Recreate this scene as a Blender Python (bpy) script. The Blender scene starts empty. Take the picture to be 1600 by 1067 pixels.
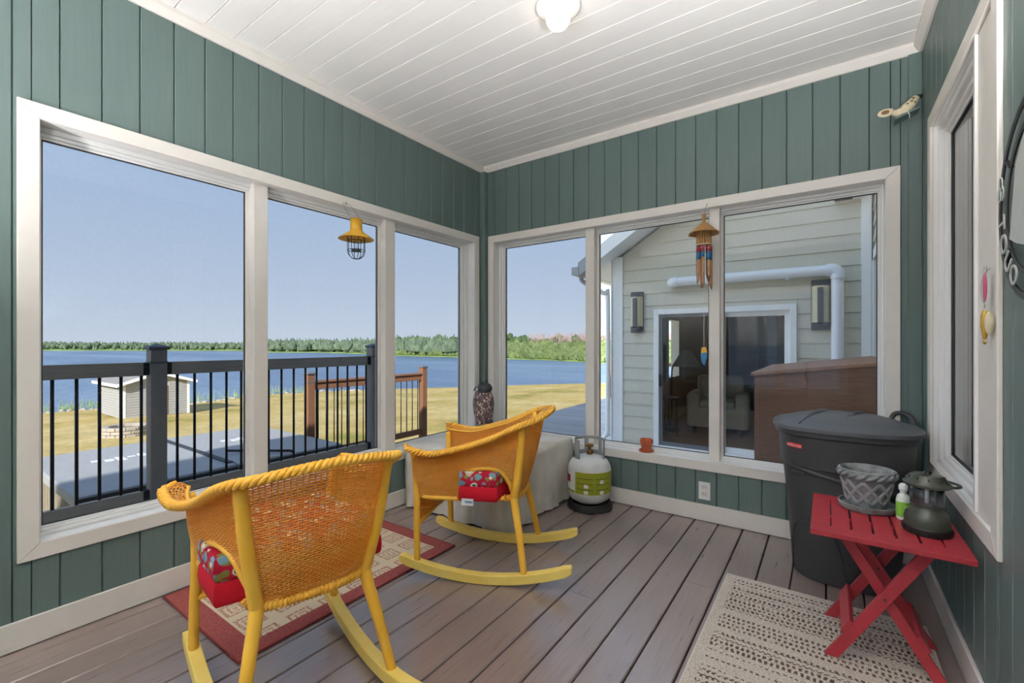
import bpy, bmesh, math, random
from mathutils import Vector, Matrix
random.seed(7)
SC = bpy.context.scene
COL = SC.collection
PI = math.pi
# ------------------------------------------------------------------ camera, sky, sun, exposure
H = 1.175
cam_d = bpy.data.cameras.new('camera')
cam = bpy.data.objects.new('camera', cam_d); COL.objects.link(cam)
cam_d.sensor_width = 36.0; cam_d.lens = 15.785; cam_d.shift_y = 0.0016
cam_d.clip_start = 0.02; cam_d.clip_end = 2000
cam.location = (0, 0, H); cam.rotation_euler = (PI/2, 0, math.radians(35.166))
SC.camera = cam
W = bpy.data.worlds.new('sky'); SC.world = W; W.use_nodes = True
nt = W.node_tree; nt.nodes.clear()
o = nt.nodes.new('ShaderNodeOutputWorld'); bg = nt.nodes.new('ShaderNodeBackground')
tc = nt.nodes.new('ShaderNodeTexCoord'); sp = nt.nodes.new('ShaderNodeSeparateXYZ'); rp = nt.nodes.new('ShaderNodeValToRGB')
nt.links.new(tc.outputs['Generated'], sp.inputs[0]); nt.links.new(sp.outputs['Z'], rp.inputs[0])
nt.links.new(rp.outputs[0], bg.inputs[0]); nt.links.new(bg.outputs[0], o.inputs[0])
e = rp.color_ramp.elements
e[0].position = 0.0; e[0].color = (.50, .56, .63, 1)
e[1].position = 1.0; e[1].color = (.27, .37, .52, 1)
for p_, c_ in ((.12, (.415, .49, .595, 1)), (.42, (.27, .385, .56, 1))):
    q = e.new(p_); q.color = c_
bg.inputs[1].default_value = 2.0
sd = bpy.data.lights.new('sun', 'SUN'); sd.energy = 10.5; sd.angle = .01; sd.color = (1, .95, .86)
sun = bpy.data.objects.new('sun', sd); COL.objects.link(sun); sun.location = (6, -10, 12)
sun.rotation_euler = Vector((-.83, 1.6, -1)).to_track_quat('-Z', 'Y').to_euler()
VS = SC.view_settings
VS.view_transform = 'Standard'; VS.look = 'None'; VS.exposure = 0.5; VS.gamma = 1.0; VS.use_curve_mapping = False
LAMP = 5.0; ADDED_UPLIGHT = 590.0  # strength of the ceiling globe, then of the added fill uplights

# ------------------------------------------------------------------ materials
def lin(c):
    return tuple(((v/255)/12.92 if v/255 <= .04045 else ((v/255+.055)/1.055)**2.4) for v in c) + (1,)
MATS = {}
class N:
    """small node-graph helper"""
    def __init__(s, name):
        s.m = bpy.data.materials.new(name); s.m.use_nodes = True; s.t = s.m.node_tree; s.t.nodes.clear()
        s.out = s.n('ShaderNodeOutputMaterial')
        MATS[name] = s.m
    def n(s, typ, **kw):
        x = s.t.nodes.new(typ)
        for k, v in kw.items(): setattr(x, k, v)
        return x
    def put(s, sock, v):
        if isinstance(v, bpy.types.NodeSocket): s.t.links.new(v, sock)
        else: sock.default_value = v
    def pos(s): return s.n('ShaderNodeNewGeometry').outputs['Position']
    def obj(s): return s.n('ShaderNodeTexCoord').outputs['Object']
    def rnd(s): return s.n('ShaderNodeObjectInfo').outputs['Random']
    def mapp(s, v, scale=(1, 1, 1), loc=(0, 0, 0), rot=(0, 0, 0)):
        x = s.n('ShaderNodeMapping'); s.put(x.inputs[0], v); x.inputs['Scale'].default_value = scale
        x.inputs['Location'].default_value = loc; x.inputs['Rotation'].default_value = rot; return x.outputs[0]
    def noise(s, v, scale=5, detail=3, rough=.5):
        x = s.n('ShaderNodeTexNoise'); s.put(x.inputs['Vector'], v); x.inputs['Scale'].default_value = scale
        x.inputs['Detail'].default_value = detail; x.inputs['Roughness'].default_value = rough; return x.outputs['Fac']
    def vor(s, v, scale=5, out='Distance', feature='F1'):
        x = s.n('ShaderNodeTexVoronoi', feature=feature); s.put(x.inputs['Vector'], v); x.inputs['Scale'].default_value = scale
        return x.outputs[out]
    def math(s, op, a, b=0.0, c=0.0):
        x = s.n('ShaderNodeMath', operation=op); s.put(x.inputs[0], a); s.put(x.inputs[1], b); s.put(x.inputs[2], c); return x.outputs[0]
    def xyz(s, v):
        x = s.n('ShaderNodeSeparateXYZ'); s.put(x.inputs[0], v); return x.outputs
    def ramp(s, f, stops, interp='LINEAR'):
        x = s.n('ShaderNodeValToRGB'); s.put(x.inputs[0], f); r = x.color_ramp; r.interpolation = interp
        while len(r.elements) < len(stops): r.elements.new(.5)
        for el, (p, c) in zip(r.elements, stops): el.position = p; el.color = c
        return x.outputs[0]
    def mix(s, f, a, b, mode='MIX'):
        x = s.n('ShaderNodeMix', data_type='RGBA', blend_type=mode); s.put(x.inputs[0], f); s.put(x.inputs[6], a); s.put(x.inputs[7], b); return x.outputs[2]
    def bump(s, h, strength=.2, dist=.01):
        x = s.n('ShaderNodeBump'); s.put(x.inputs['Height'], h); x.inputs['Strength'].default_value = strength
        x.inputs['Distance'].default_value = dist; return x.outputs[0]
    def bsdf(s, col, rough=.5, metal=0, normal=None, spec=.5, **kw):
        x = s.n('ShaderNodeBsdfPrincipled'); s.put(x.inputs['Base Color'], col); s.put(x.inputs['Roughness'], rough)
        x.inputs['Metallic'].default_value = metal; x.inputs['Specular IOR Level'].default_value = spec
        if normal is not None: s.put(x.inputs['Normal'], normal)
        for k, v in kw.items(): s.put(x.inputs[k], v)
        s.put(s.out.inputs[0], x.outputs[0]); return x
def simple(name, rgb, rough=.5, metal=0, var=.06, scale=30, bump=.05, spec=.5, dist=.004):
    """plain procedural surface: base colour with slight noise variation and relief"""
    g = N(name); c = lin(rgb); p = g.obj()
    f = g.noise(p, scale, 3)
    lo = tuple(v*(1-var) for v in c[:3])+(1,); hi = tuple(min(1, v*(1+var)) for v in c[:3])+(1,)
    g.bsdf(g.ramp(f, [(.25, lo), (.75, hi)]), rough, metal, g.bump(f, bump, dist) if bump else None, spec)
    return g.m
def wood(name, rgb, stretch, rough=.55, var=.10, bump=.12, perboard=.08, scale=14, spec=.4, knots=None, coat=0):
    """painted or stained boards: grain stretched along the board, tone differing from board to board"""
    g = N(name); c = lin(rgb); p = g.pos(); r = g.rnd()
    add = g.n('ShaderNodeVectorMath', operation='ADD'); g.put(add.inputs[0], g.mapp(p, stretch))
    cb = g.n('ShaderNodeCombineXYZ'); g.put(cb.inputs[0], g.math('MULTIPLY', r, 37)); g.put(cb.inputs[1], g.math('MULTIPLY', r, 91)); g.put(add.inputs[1], cb.outputs[0])
    f = g.noise(add.outputs[0], scale, 5, .6); f2 = g.noise(p, 1.7, 3)
    lo = tuple(v*(1-var) for v in c[:3])+(1,); hi = tuple(min(1, v*(1+var)) for v in c[:3])+(1,)
    col = g.ramp(f, [(.3, lo), (.7, hi)])
    tone = g.math('ADD', 1-perboard, g.math('MULTIPLY', r, 2*perboard))
    tone = g.math('MULTIPLY', tone, g.math('ADD', .94, g.math('MULTIPLY', f2, .12)))
    cc = g.n('ShaderNodeCombineXYZ')
    for i in range(3): g.put(cc.inputs[i], tone)
    col = g.mix(1.0, col, cc.outputs[0], 'MULTIPLY')
    if knots:
        k = g.vor(add.outputs[0], knots[0]); col = g.mix(g.ramp(k, [(.0, (1, 1, 1, 1)), (knots[1], (0, 0, 0, 1))]), col, lin(knots[2]))
    b_ = g.bsdf(col, g.math('ADD', rough-.08, g.math('MULTIPLY', f, .16)), 0, g.bump(f, bump, .004), spec)
    b_.inputs['Coat Weight'].default_value = coat; b_.inputs['Coat Roughness'].default_value = .22
    return g.m

wood('green_paint_v', (100, 117, 114), (6, 6, .35), .42, .05, .10, .035)
wood('white_ceiling', (232, 229, 226), (.3, 6, 6), .45, .02, .06, .012)
wood('deck_brown', (138, 121, 116), (5, .3, 5), .30, .13, .16, .06, 16, .9, (1.2, .035, (92, 78, 73)), coat=.7)
simple('floor_dark', (38, 28, 24), .9)
simple('white_trim', (224, 218, 212), .4, var=.02, scale=18, bump=.03)
simple('vinyl_white', (232, 231, 230), .3, var=.01, bump=0)
simple('gasket', (52, 54, 56), .6, bump=0)
simple('green_dark', (50, 66, 62), .6)
simple('plaster', (205, 200, 190), .8)
# glazing
def glass(name, tint=(.97, .98, .98, 1), boost=1.0, f0=.018):
    g = N(name); ge = g.n('ShaderNodeNewGeometry'); dt = g.n('ShaderNodeVectorMath', operation='DOT_PRODUCT')
    g.put(dt.inputs[0], ge.outputs['Normal']); g.put(dt.inputs[1], ge.outputs['Incoming'])
    fr = g.math('ADD', f0, g.math('MULTIPLY', 1-f0, g.math('POWER', g.math('SUBTRACT', 1.0, g.math('ABSOLUTE', dt.outputs['Value'])), 5.0)))
    tr = g.n('ShaderNodeBsdfTransparent'); tr.inputs[0].default_value = tint
    gl = g.n('ShaderNodeBsdfGlossy'); gl.inputs['Roughness'].default_value = .0
    mx = g.n('ShaderNodeMixShader'); g.put(mx.inputs[0], g.math('MINIMUM', g.math('MULTIPLY', fr, boost), 1.0))
    g.put(mx.inputs[1], tr.outputs[0]); g.put(mx.inputs[2], gl.outputs[0])
    g.put(g.out.inputs[0], mx.outputs[0]); return g.m
glass('glass', (.985, .99, .99, 1))
def screened():
    # pane with a fine woven insect screen behind it: dims the view and shows a faint weave
    g = N('glass_screen'); x, y, z = g.xyz(g.pos()); u = g.math('ADD', x, y)
    wv = g.math('MAXIMUM', g.math('ABSOLUTE', g.math('SINE', g.math('MULTIPLY', u, 1250.0))), g.math('ABSOLUTE', g.math('SINE', g.math('MULTIPLY', z, 1250.0))))
    c = g.ramp(g.math('ADD', g.math('MULTIPLY', wv, .6), g.math('MULTIPLY', g.noise(g.mapp(g.pos(), (1, 1, 1)), 60, 2), .4)), [(.2, (.65, .662, .68, 1)), (.9, (.615, .627, .645, 1))])
    tr = g.n('ShaderNodeBsdfTransparent'); g.put(tr.inputs[0], c)
    ge = g.n('ShaderNodeNewGeometry'); dt = g.n('ShaderNodeVectorMath', operation='DOT_PRODUCT'); g.put(dt.inputs[0], ge.outputs['Normal']); g.put(dt.inputs[1], ge.outputs['Incoming'])
    fr = g.math('ADD', .012, g.math('MULTIPLY', .988, g.math('POWER', g.math('SUBTRACT', 1.0, g.math('ABSOLUTE', dt.outputs['Value'])), 5.0)))
    gl = g.n('ShaderNodeBsdfGlossy'); gl.inputs['Roughness'].default_value = .02
    mx = g.n('ShaderNodeMixShader'); g.put(mx.inputs[0], fr); g.put(mx.inputs[1], tr.outputs[0]); g.put(mx.inputs[2], gl.outputs[0]); g.put(g.out.inputs[0], mx.outputs[0])
screened()
glass('glass_dark', (.55, .56, .55, 1), 1.3, .05); glass('clear_plastic', (.90, .91, .93, 1), 1.4, .05)

# ------------------------------------------------------------------ mesh helpers
class MB:
    def __init__(s): s.v = []; s.f = []
    def add(s, vs, fs):
        b = len(s.v); s.v += [tuple(v) for v in vs]; s.f += [tuple(i+b for i in f) for f in fs]; return s
    def box(s, x0, x1, y0, y1, z0, z1):
        x0, x1 = min(x0, x1), max(x0, x1); y0, y1 = min(y0, y1), max(y0, y1); z0, z1 = min(z0, z1), max(z0, z1)
        return s.add([(x0, y0, z0), (x1, y0, z0), (x1, y1, z0), (x0, y1, z0), (x0, y0, z1), (x1, y0, z1), (x1, y1, z1), (x0, y1, z1)],
                     [(3, 2, 1, 0), (4, 5, 6, 7), (0, 1, 5, 4), (1, 2, 6, 5), (2, 3, 7, 6), (3, 0, 4, 7)])
    def cbox(s, c, sz): return s.box(c[0]-sz[0]/2, c[0]+sz[0]/2, c[1]-sz[1]/2, c[1]+sz[1]/2, c[2]-sz[2]/2, c[2]+sz[2]/2)
    def hexa(s, p):   # eight corners, bottom ring then top ring
        return s.add(p, [(3, 2, 1, 0), (4, 5, 6, 7), (0, 1, 5, 4), (1, 2, 6, 5), (2, 3, 7, 6), (3, 0, 4, 7)])
    def prism(s, poly, a, b, axis='z'):
        """extrude a counter-clockwise polygon of (u,v) from a to b along an axis"""
        mp = {'z': lambda u, v, w: (u, v, w), 'y': lambda u, v, w: (u, w, v), 'x': lambda u, v, w: (w, u, v)}[axis]
        n = len(poly); vs = [mp(u, v, a) for u, v in poly]+[mp(u, v, b) for u, v in poly]
        return s.add(vs, [tuple(range(n))[::-1], tuple(range(n, 2*n))]+[(i, (i+1) % n, n+(i+1) % n, n+i) for i in range(n)])
    def lathe(s, prof, n=24, c=(0, 0, 0), sx=1, sy=1, a0=0, cap=True):
        vs = []; fs = []
        for r, z in prof:
            for i in range(n):
                a = a0+2*PI*i/n; vs.append((c[0]+r*math.cos(a)*sx, c[1]+r*math.sin(a)*sy, c[2]+z))
        m = len(prof)
        for j in range(m-1):
            for i in range(n):
                k = (i+1) % n; fs.append((j*n+i, j*n+k, (j+1)*n+k, (j+1)*n+i))
        if cap:
            fs.append(tuple(range(n))[::-1]); fs.append(tuple((m-1)*n+i for i in range(n)))
        return s.add(vs, fs)
    def tube(s, pts, r, n=8, closed=False, cap=True):
        pts = [Vector(p) for p in pts]; m = len(pts); rr = r if isinstance(r, (list, tuple)) else [r]*m
        vs = []; fs = []; up = None
        for i, p in enumerate(pts):
            if closed: d = pts[(i+1) % m]-pts[i-1]
            else: d = pts[min(i+1, m-1)]-pts[max(i-1, 0)]
            if d.length < 1e-9: d = Vector((0, 0, 1))
            d.normalize()
            if up is None:
                up = Vector((0, 0, 1)) if abs(d.z) < .9 else Vector((1, 0, 0))
            a = up-d*up.dot(d)
            if a.length < 1e-6: a = d.orthogonal()
            a.normalize(); up = a; b = d.cross(a)
            for k in range(n):
                t = 2*PI*k/n; vs.append(p+(a*math.cos(t)+b*math.sin(t))*rr[i])
        L = m if closed else m-1
        for i in range(L):
            j = (i+1) % m
            for k in range(n):
                q = (k+1) % n; fs.append((i*n+k, i*n+q, j*n+q, j*n+k))
        if cap and not closed:
            fs.append(tuple(range(n))[::-1]); fs.append(tuple((m-1)*n+k for k in range(n)))
        return s.add(vs, fs)
    def bar(s, a, b, w, h, up=(0, 0, 1)):
        """straight bar of w (sideways) by h (along up) between two points"""
        a = Vector(a); b = Vector(b); d = (b-a).normalized(); u = Vector(up); u = (u-d*u.dot(d)).normalized(); r = d.cross(u)
        P = lambda q, i, j: q+r*(w/2*i)+u*(h/2*j)
        return s.hexa([P(a, -1, -1), P(a, 1, -1), P(b, 1, -1), P(b, -1, -1), P(a, -1, 1), P(a, 1, 1), P(b, 1, 1), P(b, -1, 1)])
    def sphere(s, c, r, n=16, m=10):
        rx, ry, rz = r if isinstance(r, (tuple, list)) else (r, r, r)
        prof = [(math.sin(PI*j/m), -math.cos(PI*j/m)) for j in range(m+1)]
        vs = [(c[0], c[1], c[2]-rz)]; fs = []
        for j in range(1, m):
            for i in range(n):
                a = 2*PI*i/n; vs.append((c[0]+prof[j][0]*rx*math.cos(a), c[1]+prof[j][0]*ry*math.sin(a), c[2]+prof[j][1]*rz))
        vs.append((c[0], c[1], c[2]+rz)); t = len(vs)-1
        for i in range(n): fs.append((0, 1+(i+1) % n, 1+i))
        for j in range(m-2):
            for i in range(n): k = (i+1) % n; fs.append((1+j*n+i, 1+j*n+k, 1+(j+1)*n+k, 1+(j+1)*n+i))
        for i in range(n): fs.append((t, 1+(m-2)*n+i, 1+(m-2)*n+(i+1) % n))
        return s.add(vs, fs)
    def xf(s, M): s.v = [tuple(M @ Vector(v)) for v in s.v]; return s
    def mesh(s, name, mat, smooth=False):
        me = bpy.data.meshes.new(name); me.from_pydata(s.v, [], s.f); me.update()
        me.materials.append(MATS[mat] if isinstance(mat, str) else mat)
        if smooth:
            for p in me.polygons: p.use_smooth = True
        return me
    def build(s, name, mat, parent=None, smooth=False, bevel=0, auto=None):
        ob = bpy.data.objects.new(name, s.mesh(name, mat, smooth or auto is not None)); COL.objects.link(ob)
        if parent is not None: ob.parent = parent
        if bevel:
            b = ob.modifiers.new('bevel', 'BEVEL'); b.width = bevel; b.segments = 2; b.limit_method = 'ANGLE'; b.angle_limit = .6
        if auto is not None:
            bm = bmesh.new(); bm.from_mesh(ob.data)
            for ed in bm.edges:
                if len(ed.link_faces) == 2 and ed.calc_face_angle(0) > auto: ed.smooth = False
            bm.to_mesh(ob.data); bm.free()
        return ob
def inst(name, me, parent, loc=(0, 0, 0), scale=(1, 1, 1), rot=(0, 0, 0)):
    ob = bpy.data.objects.new(name, me); COL.objects.link(ob); ob.location = loc; ob.scale = scale; ob.rotation_euler = rot
    if parent is not None: ob.parent = parent
    return ob
def tag(ob, label, cat, group=None, kind=None):
    ob['label'] = label; ob['category'] = cat
    if group: ob['group'] = group
    if kind: ob['kind'] = kind
    return ob
def empty(name, loc=(0, 0, 0), rz=0):
    ob = bpy.data.objects.new(name, None); COL.objects.link(ob); ob.location = loc; ob.rotation_euler = (0, 0, rz)
    ob.empty_display_size = .05; return ob
def thing(name, label, cat, loc=(0, 0, 0), rz=0, group=None, kind=None): return tag(empty(name, loc, rz), label, cat, group, kind)
def copy_tree(ob, parent=None):
    c = ob.copy(); COL.objects.link(c); c.parent = parent
    for ch in list(ob.children): copy_tree(ch, c)
    return c
def catmull(P, n, closed=False):
    P = [Vector(p) for p in P]; out = []; m = len(P)
    segs = m if closed else m-1
    for i in range(segs):
        a = P[i-1] if (i > 0 or closed) else P[0]*2-P[1]; b = P[i]; c = P[(i+1) % m]
        d = P[(i+2) % m] if (i+2 < m or closed) else P[-1]*2-P[-2]
        for k in range(n):
            t = k/n
            out.append(.5*((2*b)+(c-a)*t+(2*a-5*b+4*c-d)*t*t+(3*b-a-3*c+d)*t**3))
    if not closed: out.append(P[-1].copy())
    return out
def text_mesh(txt, size, depth=.0005):
    cu = bpy.data.curves.new('lettering', 'FONT'); cu.body = txt; cu.size = size; cu.extrude = depth; cu.align_x = 'CENTER'; cu.align_y = 'CENTER'
    tmp = bpy.data.objects.new('lettering_tmp', cu); COL.objects.link(tmp)
    bpy.context.view_layer.update()
    me = bpy.data.meshes.new_from_object(tmp.evaluated_get(bpy.context.evaluated_depsgraph_get()))
    bpy.data.objects.remove(tmp); return me

# ------------------------------------------------------------------ the room shell
XL, YB, XR = -2.539, 3.158, .400          # faces of the boarded walls
YF = -2.2                                  # wall behind the camera
ZC = 2.745
TH = .018
def unit_board(nw, nl, mat, cf=.03, ct=.30):
    """unit board: axis nw = width, nl = length, third = thickness with the chamfered face at 0"""
    ax = {'x': 0, 'y': 1, 'z': 2}; nt_ = [k for k in 'xyz' if k not in (nw, nl)][0]
    prof = [(0, 1), (1, 1), (1, ct), (1-cf, 0), (cf, 0), (0, ct)]      # (width, thickness)
    vs = []
    for l in (0, 1):
        for w, t in prof:
            v = [0, 0, 0]; v[ax[nw]] = w; v[ax[nl]] = l; v[ax[nt_]] = t; vs.append(v)
    n = 6; fs = [tuple(range(n)), tuple(range(2*n-1, n-1, -1))]+[(i, n+i, n+(i+1) % n, (i+1) % n) for i in range(n)]
    me = MB().add(vs, fs).mesh('board', mat)
    bm = bmesh.new(); bm.from_mesh(me); bmesh.ops.recalc_face_normals(bm, faces=bm.faces); bm.to_mesh(me); bm.free()
    return me
U_L = unit_board('y', 'z', 'green_paint_v'); U_B = unit_board('x', 'z', 'green_paint_v')
U_C = unit_board('y', 'x', 'white_ceiling', .012, .25); U_F = unit_board('x', 'y', 'deck_brown', .025, .12)
GAP = .0016
def boards(parent, mesh, grooves, lo, hi, axis, face, sign, holes, z0, z1):
    """vertical boards between the grooves, cut above and below the holes (u0,u1,z0,z1)"""
    g = [x for x in grooves if lo < x < hi]; g = [lo]+g+[hi]
    for a, b in zip(g[:-1], g[1:]):
        if b-a < .004: continue
        spans = [(a, b, z0, z1)]
        for h0, h1, hz0, hz1 in holes:
            new = []
            for (p, q, r, t) in spans:
                if q <= h0 or p >= h1: new.append((p, q, r, t)); continue
                if p < h0: new.append((p, h0, r, t))
                if q > h1: new.append((h1, q, r, t))
                p2, q2 = max(p, h0), min(q, h1)
                if hz0 > r: new.append((p2, q2, r, hz0))
                if hz1 < t: new.append((p2, q2, hz1, t))
            spans = new
        for p, q, r, t in spans:
            if q-p < .004: continue
            w = q-p-GAP
            if axis == 'y': inst('board', mesh, parent, (face, p+GAP/2, r), (sign*TH, w, t-r))
            else: inst('board', mesh, parent, (p+GAP/2, face, r), (w, sign*TH, t-r))
# window extents: outer casing rectangles
WL = (.312, 3.085, .331, 2.116)     # left wall (y0,y1,z0,z1)
WB = (-2.479, .315, .333, 2.124)    # back wall (x0,x1,z0,z1)
WR = (1.815, 2.90, .561, 2.245)     # right wall
W4 = (-2.05, .14, .331, 2.116)       # unseen window added along the left wall for more daylight
WF = (-1.55, .25, .331, 2.116)       # unseen window added in the front wall to let in daylight
def inset(r, d): return (r[0]+d, r[1]-d, r[2]+d, r[3]-d)
# structural shells behind the boards, with real openings
def shell(name, axis, f0, f1, u0, u1, z0, z1, hole, label):
    m = MB(); B = (lambda a, b, c, d: m.box(f0, f1, a, b, c, d)) if axis == 'y' else (lambda a, b, c, d: m.box(a, b, f0, f1, c, d))
    c = u0
    for h0, h1, k0, k1 in sorted(hole):
        B(c, h0, z0, z1); B(h0, h1, z0, k0); B(h0, h1, k1, z1); c = h1
    B(c, u1, z0, z1)
    return tag(m.build(name, 'green_dark'), label, 'wall', kind='structure')
wl = shell('wall_left', 'y', XL-TH-.12, XL-TH, YF-.15, YB+.14, -.05, 2.95, [inset(WL, .045), inset(W4, .045)], 'teal green boarded wall holding the wide lake-view window')
wb = shell('wall_back', 'x', YB+TH, YB+TH+.12, XL-TH, XR+TH, -.05, 2.95, [inset(WB, .045)], 'teal green boarded wall with the window facing the house wing')
wr = shell('wall_right', 'y', XR+TH, XR+TH+.12, YF-.15, YB+.14, -.05, 2.95, [inset(WR, .045)], 'teal green boarded wall with the narrow window above the red table')
wf = shell('wall_front', 'x', YF-TH-.12, YF-TH, XL-TH, XR+TH, -.05, 2.95, [inset(WF, .045)], 'teal green boarded wall with a white panelled door')
gl_ = [.6905+.12946*k for k in range(-26, 24)]
gb_ = sorted(.315-.1300*k for k in range(-1, 26))
gr_ = sorted(2.905-.1295*k for k in range(-3, 42))
boards(wl, U_L, gl_, YF, YB, 'y', XL, -1, [inset(WL, .04), inset(W4, .04)], 0, ZC)
boards(wb, U_B, gb_, XL, XR, 'x', YB, 1, [inset(WB, .04)], 0, ZC)
boards(wr, U_L, gr_, YF, YB, 'y', XR, 1, [inset(WR, .04)], 0, ZC)
boards(wf, U_B, gb_, XL, XR, 'x', YF, -1, [inset(WF, .04)], 0, ZC)
# ceiling
cl = tag(MB().box(XL-.1, XR+.1, YF-.1, YB+.1, ZC+TH, ZC+TH+.06).build('ceiling', 'white_ceiling'), 'white tongue and groove plank ceiling', 'ceiling', kind='structure')
yy = 1.196-.129*28
while yy < YB:
    a, b = max(yy, YF), min(yy+.129, YB)
    if b-a > .005: inst('ceiling_board', U_C, cl, (XL, a+.0016, ZC), (XR-XL, b-a-.0032, TH))
    yy += .129
# floor
fl = tag(MB().box(XL, XR, YF, YB, -.10, -.045).build('floor', 'floor_dark'), 'brown stained deck board floor with dark gaps', 'floor', kind='structure')
k = 0
joints = {1: [1.9], 2: [2.66, .9], 4: [2.31], 5: [1.55], -2: [2.2], -5: [1.1], 7: [1.2], -8: [1.7], 3: [.6]}
for i in range(-11, 12):
    a, b = -1.1595+.14388*i+.003, -1.1595+.14388*(i+1)-.003
    a, b = max(a, XL), min(b, XR)
    if b-a < .01: continue
    cuts = [YF]+sorted(joints.get(i, []))+[YB]
    for c0, c1 in zip(cuts[:-1], cuts[1:]):
        inst('floor_board', U_F, fl, (a, c0+.001, 0), (b-a, c1-c0-.002, -.032))
# baseboards, ceiling trims, corner trims
def struct(name, mb, mat, label, cat, bevel=0): return tag(mb.build(name, mat, bevel=bevel), label, cat, kind='structure')
BT = .013
struct('baseboard_left', MB().box(XL, XL+BT, YF, YB, .004, .112), 'white_trim', 'white baseboard under the lake-view window', 'baseboard', .002)
struct('baseboard_back', MB().box(XL+BT, XR-BT, YB-BT, YB, .004, .112), 'white_trim', 'white baseboard below the window facing the house wing', 'baseboard', .002)
struct('baseboard_right', MB().box(XR-BT, XR, YF, YB-.0, .004, .112), 'white_trim', 'white baseboard behind the red folding table', 'baseboard', .002)
def crown(name, a, b, nrm, label):
    a = Vector(a); b = Vector(b); n = Vector(nrm)
    prof = [(0, 0), (.012, 0), (.036, .03), (.036, .05), (0, .05)]
    m = MB(); vs = []
    for q in (a, b):
        for d, z in prof: vs.append(q+n*d+Vector((0, 0, ZC-.05+z)))
    c = len(prof); m.add(vs, [tuple(range(c)), tuple(range(2*c-1, c-1, -1))]+[(i, c+i, c+(i+1) % c, (i+1) % c) for i in range(c)])
    ob = struct(name, m, 'white_trim', label, 'trim')
    bm = bmesh.new(); bm.from_mesh(ob.data); bmesh.ops.recalc_face_normals(bm, faces=bm.faces); bm.to_mesh(ob.data); bm.free()
crown('trim_1', (XL, YF, 0), (XL, YB, 0), (1, 0, 0), 'white ceiling trim above the lake-view window')
crown('trim_2', (XL, YB, 0), (XR, YB, 0), (0, -1, 0), 'white ceiling trim above the window facing the house wing')
crown('trim_3', (XR, YF, 0), (XR, YB, 0), (-1, 0, 0), 'white ceiling trim above the narrow window')
struct('trim_4', MB().box(XL, XL+.052, YB-.052, YB, .112, ZC-.05), 'green_paint_v', 'teal corner post between the two big windows', 'trim', .004)
struct('trim_5', MB().box(.345, XR, YB-.020, YB, .112, ZC-.05), 'green_paint_v', 'teal corner board beside the narrow window', 'trim', .003)
# door in the wall behind the camera
d = tag(empty('door_1', (-2.10, YF+.015, 0)), 'white panelled door', 'door', kind='structure')
MB().box(-.40, .40, -.012, .012, .01, 2.08).build('door_leaf', 'white_trim', d, bevel=.003)
for px in (-.19, .19):
    for z0, z1 in ((.2, .85), (1.0, 1.9)): MB().box(px-.15, px+.15, .010, .022, z0, z1).build('door_panel', 'white_trim', d, bevel=.006)
MB().sphere((.34, .045, .98), .03).build('door_knob', 'gasket', d, smooth=True)

# windows -------------------------------------------------------------------------------------------
def window(name, M, R, panes, gz, label, depth=.088, cw=.062, cproud=.013, glassmat='glass', step=.022):
    """M maps (u, d, z) with d outward from the board face; R outer casing rect; panes list of (u0,u1); gz glass z-range"""
    root = tag(empty(name), label, 'window', kind='structure')
    def put(mb, nm, mat, parent=root, bevel=0, smooth=False):
        mb.v = [tuple(M(*v)) for v in mb.v]
        ob = mb.build(nm, mat, parent, smooth, 0)
        bm = bmesh.new(); bm.from_mesh(ob.data); bmesh.ops.recalc_face_normals(bm, faces=bm.faces); bm.to_mesh(ob.data); bm.free()
        if bevel:
            b = ob.modifiers.new('bevel', 'BEVEL'); b.width = bevel; b.segments = 2; b.limit_method = 'ANGLE'; b.angle_limit = .6
        return ob
    def ring(A, B, d0, d1):
        m = MB(); m.box(A[0], B[0], d0, d1, A[2], A[3]); m.box(B[1], A[1], d0, d1, A[2], A[3])
        m.box(B[0], B[1], d0, d1, A[2], B[2]); m.box(B[0], B[1], d0, d1, B[3], A[3]); return m
    I = inset(R, cw); u0, u1, z0, z1 = R; a0, a1, b0, b1 = I
    for poly in ([(u0, z0), (u1, z0), (a1, b0), (a0, b0)], [(u0, z1), (a0, b1), (a1, b1), (u1, z1)], [(u0, z0), (a0, b0), (a0, b1), (u0, z1)], [(u1, z0), (u1, z1), (a1, b1), (a1, b0)]):
        put(MB().prism(poly, -cproud, .0, 'y'), 'casing_board', 'white_trim', bevel=.003)
    G = (panes[0][0], panes[-1][1], gz[0], gz[1])
    J = inset(R, cw-.012)
    put(ring(J, I, .0, depth+.03), 'jamb', 'vinyl_white')
    mid = tuple(I[i]+(G[i]-I[i])*.45 for i in range(4))
    put(ring(I, mid, depth-step, depth+.03), 'frame', 'vinyl_white', bevel=.004)
    mid2 = tuple(I[i]+(G[i]-I[i])*.78 for i in range(4))
    put(ring(mid, mid2, depth-step*.45, depth+.03), 'sash_frame', 'vinyl_white', bevel=.003)
    put(ring(mid2, G, depth, depth+.03), 'glazing_bead', 'vinyl_white', bevel=.002)
    for (p, q) in zip(panes[:-1], panes[1:]):
        w0, w1 = p[1], q[0]; m = MB(); s_ = (w1-w0)
        m.box(w0+s_*.16, w1-s_*.16, depth-step*2.6, depth+.03, I[2], I[3]); m.box(w0, w1, depth-step*.3, depth+.03, gz[0], gz[1])
        put(m, 'mullion', 'white_trim', bevel=.002)
    gm = glassmat if isinstance(glassmat, list) else [glassmat]*len(panes)
    for p, g_m in zip(panes, gm):
        put(MB().box(p[0], p[1], depth+.012, depth+.016, gz[0], gz[1]), 'pane', g_m)
        A = (p[0], p[1], gz[0], gz[1]); put(ring(A, inset(A, .005), depth+.006, depth+.0119), 'gasket', 'gasket')  # dark gasket ring also stands in for the shadow line at pane tops
    return root
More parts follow.
